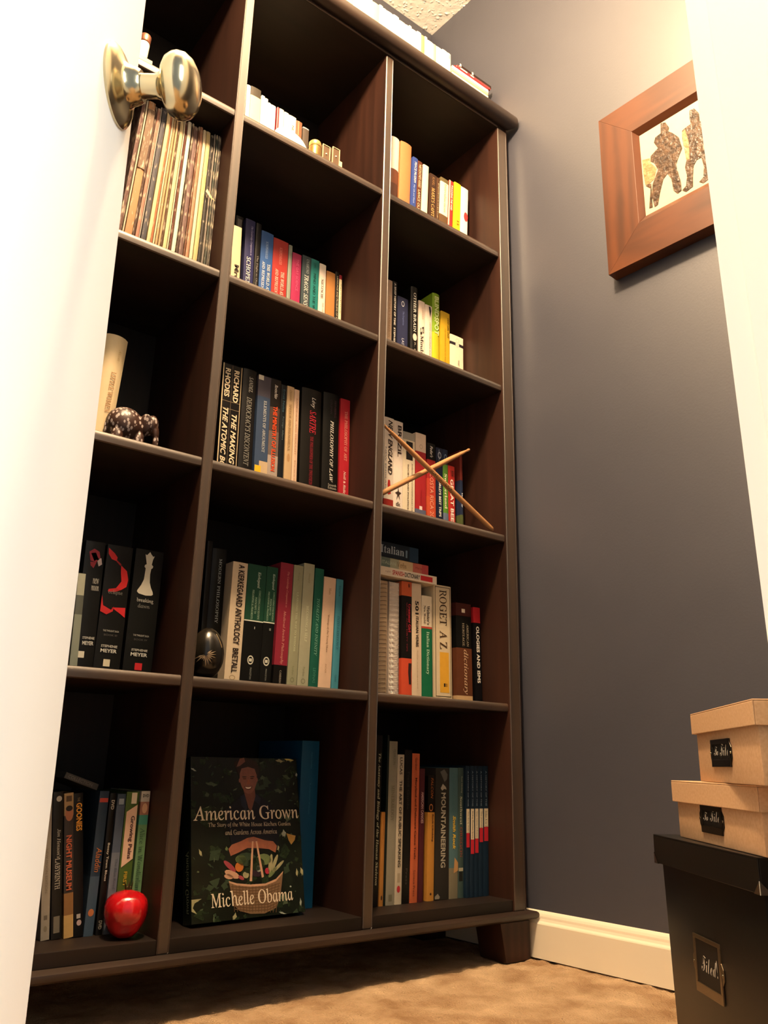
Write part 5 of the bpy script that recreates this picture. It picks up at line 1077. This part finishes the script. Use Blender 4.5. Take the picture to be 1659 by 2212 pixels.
mb = MB().box(q0 - .003, PY + 0.0005, w0 - .003, q1 + .003, -0.002, w1 + .003)
part('photo', mb, mat('#b8ac92', .35), fr)
FIG = noisy('photo_figures', '#2e2118', '#5a4432', 120, 0.28, 0.8, 130, 0.002)
FIG2 = noisy('photo_figures_light', '#8a6a48', '#a8865e', 120, 0.28, 0.8, 130, 0.002)
man1 = [(0.4059, 1.613), (0.4162, 1.6084), (0.4229, 1.5914), (0.4201, 1.5833), (0.4283, 1.5745), (0.4413, 1.5543), (0.4459, 1.5251), (0.4373, 1.5111), (0.4301, 1.4962), (0.4318, 1.4823), (0.4362, 1.4509), (0.4358, 1.4306), (0.4269, 1.428), (0.4193, 1.4403), (0.4174, 1.4686), (0.4101, 1.486), (0.4005, 1.4788), (0.3907, 1.4523), (0.3841, 1.4273), (0.3764, 1.4252), (0.3726, 1.4532), (0.3764, 1.4803), (0.3909, 1.5075), (0.3835, 1.5286), (0.3764, 1.5364), (0.3775, 1.5491), (0.3951, 1.5579), (0.3874, 1.5763), (0.3914, 1.5872), (0.4039, 1.589)]
man2 = [(0.4689, 1.6015), (0.4789, 1.5995), (0.4872, 1.5822), (0.4867, 1.563), (0.487, 1.5369), (0.4887, 1.4975), (0.4884, 1.4662), (0.4815, 1.48), (0.4731, 1.4805), (0.4652, 1.4712), (0.4616, 1.4482), (0.4595, 1.426), (0.445, 1.4221), (0.4371, 1.4298), (0.4462, 1.4354), (0.4498, 1.4585), (0.4473, 1.4776), (0.4551, 1.4999), (0.4492, 1.5295), (0.4482, 1.5497), (0.4496, 1.5652), (0.46, 1.568), (0.4687, 1.5687), (0.4672, 1.5829)]
man3 = [(0.3579, 1.5514), (0.3756, 1.5453), (0.3762, 1.5332), (0.3882, 1.5125), (0.3804, 1.491), (0.3676, 1.4855), (0.3602, 1.4899), (0.3581, 1.5144)]
chair = [(0.36, 1.4868), (0.3736, 1.4836), (0.3721, 1.4277), (0.3645, 1.4287), (0.3713, 1.4735)]
def fig(nm, pts, m, lift): part(nm, MB().poly([(max(s_ + .003, q0), PY - lift, min(z_ - .004, w1)) for s_, z_ in pts]), m, fr)
fig('photo_figure', man1, FIG, .0004); fig('photo_figure', [(s_ + .0, z_) for s_, z_ in man2], FIG, .0005); fig('photo_figure', man3, FIG2, .0003); fig('photo_figure', chair, FIG, .0004)
fig('photo_figure', [(s_ + 0.035 * (1 if s_ > .468 else .9) + .004, z_ * .985 + .02) for s_, z_ in man2], FIG, .0003)
fig('photo_shirt', [(0.449, 1.560), (0.456, 1.565), (0.461, 1.53), (0.459, 1.49), (0.452, 1.492), (0.450, 1.53)], FIG2, .0008)
# ---------------------------------------------------------------- storage boxes
def storage(nm, label, L, yaw, length, depth, ztop, lidh, zbase, over, m, ml, taper=0.0, grp=None):
    """x runs along the front face towards the viewer, y into the box"""
    r = thing(nm, label, 'box', (L[0], L[1], zbase), (0, 0, yaw), grp)
    H = ztop - zbase; o = over; a = o + taper
    part('body', MB().hexa([(a, a), (length - a, a), (length - a, depth - a), (a, depth - a)],
                           [(o, o), (length - o, o), (length - o, depth - o), (o, depth - o)], 0.0002, H - 0.002), m, r, bevel=0.0014, smooth=True)
    tk = 0.0018
    mb = MB().box(0, 0, H - tk, length, depth, H)
    mb.box(0, 0, H - lidh, length, tk, H - tk).box(0, depth - tk, H - lidh, length, depth, H - tk)
    mb.box(0, tk, H - lidh, tk, depth - tk, H - tk).box(length - tk, tk, H - lidh, length, depth - tk, H - tk)
    part('lid', mb, ml, r, bevel=0.0008)
    return r
bk = storage('file_box', 'tall black storage box with a metal framed label at the bottom of the stack', (0.1748, -0.4329), -2.1704, 0.29, 0.215, 0.2501, 0.036, 0.001, 0.007, BLACKB, BLACKB, taper=0.004)
t2 = storage('photo_box', 'tan cardboard box with black label resting on the black box', (0.166, -0.4735), -2.2272, 0.265, 0.175, 0.3219, 0.0270, 0.2504, 0.005, KRAFT, KRAFT, grp='tan cardboard boxes stacked on the black box')
t1 = storage('photo_box', 'topmost tan cardboard box of the stack by the blue wall', (0.1345, -0.531), -2.3515, 0.265, 0.165, 0.4064, 0.0260, 0.3222, 0.005, KRAFT, KRAFT, grp='tan cardboard boxes stacked on the black box')
HOLD = mat('#3c342c', .3, .9, key='holder'); HOLDB = mat('#7c6c56', .3, .85, key='holderb')
def holder(par, x0, x1, z0, z1, yf, words, big=False):
    """metal label holder on the front face: frame, two riveted ears, black card with handwriting"""
    w = x1 - x0; f = 0.0055 if not big else 0.0045; ya, yb = yf - 0.0022, yf - 0.0001
    part('label_card', MB().box(x0 + f * .5, yf - 0.0008, z0 + f * .5, x1 - f * .5, yb, z1 - f * .5), mat('#100f0e', .5), par)
    fb = f * (1.5 if not big else 2.4)
    mb = MB().box(x0, ya, z0, x1, yb, z0 + fb).box(x0, ya, z1 - f, x1, yb, z1)
    mb.box(x0, ya, z0 + fb, x0 + f, yb, z1 - f).box(x1 - f, ya, z0 + fb, x1, yb, z1 - f)
    zc = (z0 + z1) / 2
    for sx, xx in ((-1, x0), (1, x1)):
        P = [(xx, zc - 0.012), (xx + sx * 0.005, zc - 0.006), (xx + sx * 0.005, zc + 0.006), (xx, zc + 0.012)]
        mb.add([(a, yb, b) for a, b in P] + [(a, yf - 0.0014, b) for a, b in P], [(0, 1, 2, 3), (4, 5, 6, 7), (0, 1, 5, 4), (1, 2, 6, 5), (2, 3, 7, 6), (3, 0, 4, 7)])
    part('label_holder', mb, HOLDB if big else HOLD, par, bevel=0.0004)
    for sx, xx in ((-1, x0), (1, x1)):
        part('rivet', MB().lathe([(0.0016, 0.0013), (0.0014, 0.0022), (0.0, 0.0026)], 12, 'y', c=(xx + sx * .0025, yf, zc)), mat('#b0a890', .2, 1), par, smooth=True)
    for s_, xa, xb, za, hh in words:
        text('handwriting', s_, (x0 + w * xa, yf - 0.0010, z0 + (z1 - z0) * za), (1, 0, 0), (0, 0, 1), w * (xb - xa), (z1 - z0) * hh, '#e0dcd0', par, 0.0, 0.2, .6)
holder(t1, 0.0770, 0.1560, 0.3400 - 0.3222, 0.3712 - 0.3222, 0.005, [('To', .12, .36, .42, .32), ('File', .46, .9, .40, .42)])
holder(t2, 0.0905, 0.1545, 0.2630 - 0.2504, 0.2945 - 0.2504, 0.005, [('To', .10, .34, .45, .3), ('File', .44, .88, .45, .4)])
holder(bk, 0.0910, 0.1630, 0.0800 - 0.001, 0.1435 - 0.001, 0.0090, [('Filed!', .24, .84, .40, .30)], True)
# metal corner caps on the lid of the black box
for nm_, xx, d_ in (('corner_cap', 0.0, 1), ('corner_cap', 0.29, -1)):
    a_ = 0.013; H_ = 0.2501 - 0.001 - 0.036
    mb = MB().add([(xx, -0.0006, H_ - .0006), (xx + d_ * a_, -0.0006, H_ - .0006), (xx, -0.0006, H_ + a_)], [(0, 1, 2)])
    mb.add([(xx - d_ * .0006, 0, H_ - .0006), (xx - d_ * .0006, a_, H_ - .0006), (xx - d_ * .0006, 0, H_ + a_)], [(0, 1, 2)])
    mb.add([(xx, -0.0006, H_ - .0006), (xx, -0.0006, H_ + a_), (xx - d_ * .0006, 0, H_ + a_), (xx - d_ * .0006, 0, H_ - .0006)], [(0, 1, 2, 3)])
    mb.add([(xx - d_ * .0006, -0.0006, H_ - .0007), (xx + d_ * a_, -0.0006, H_ - .0007), (xx - d_ * .0006, a_, H_ - .0007)], [(0, 1, 2)])
    part(nm_, mb, mat('#b8b0a0', .22, 1), bk)
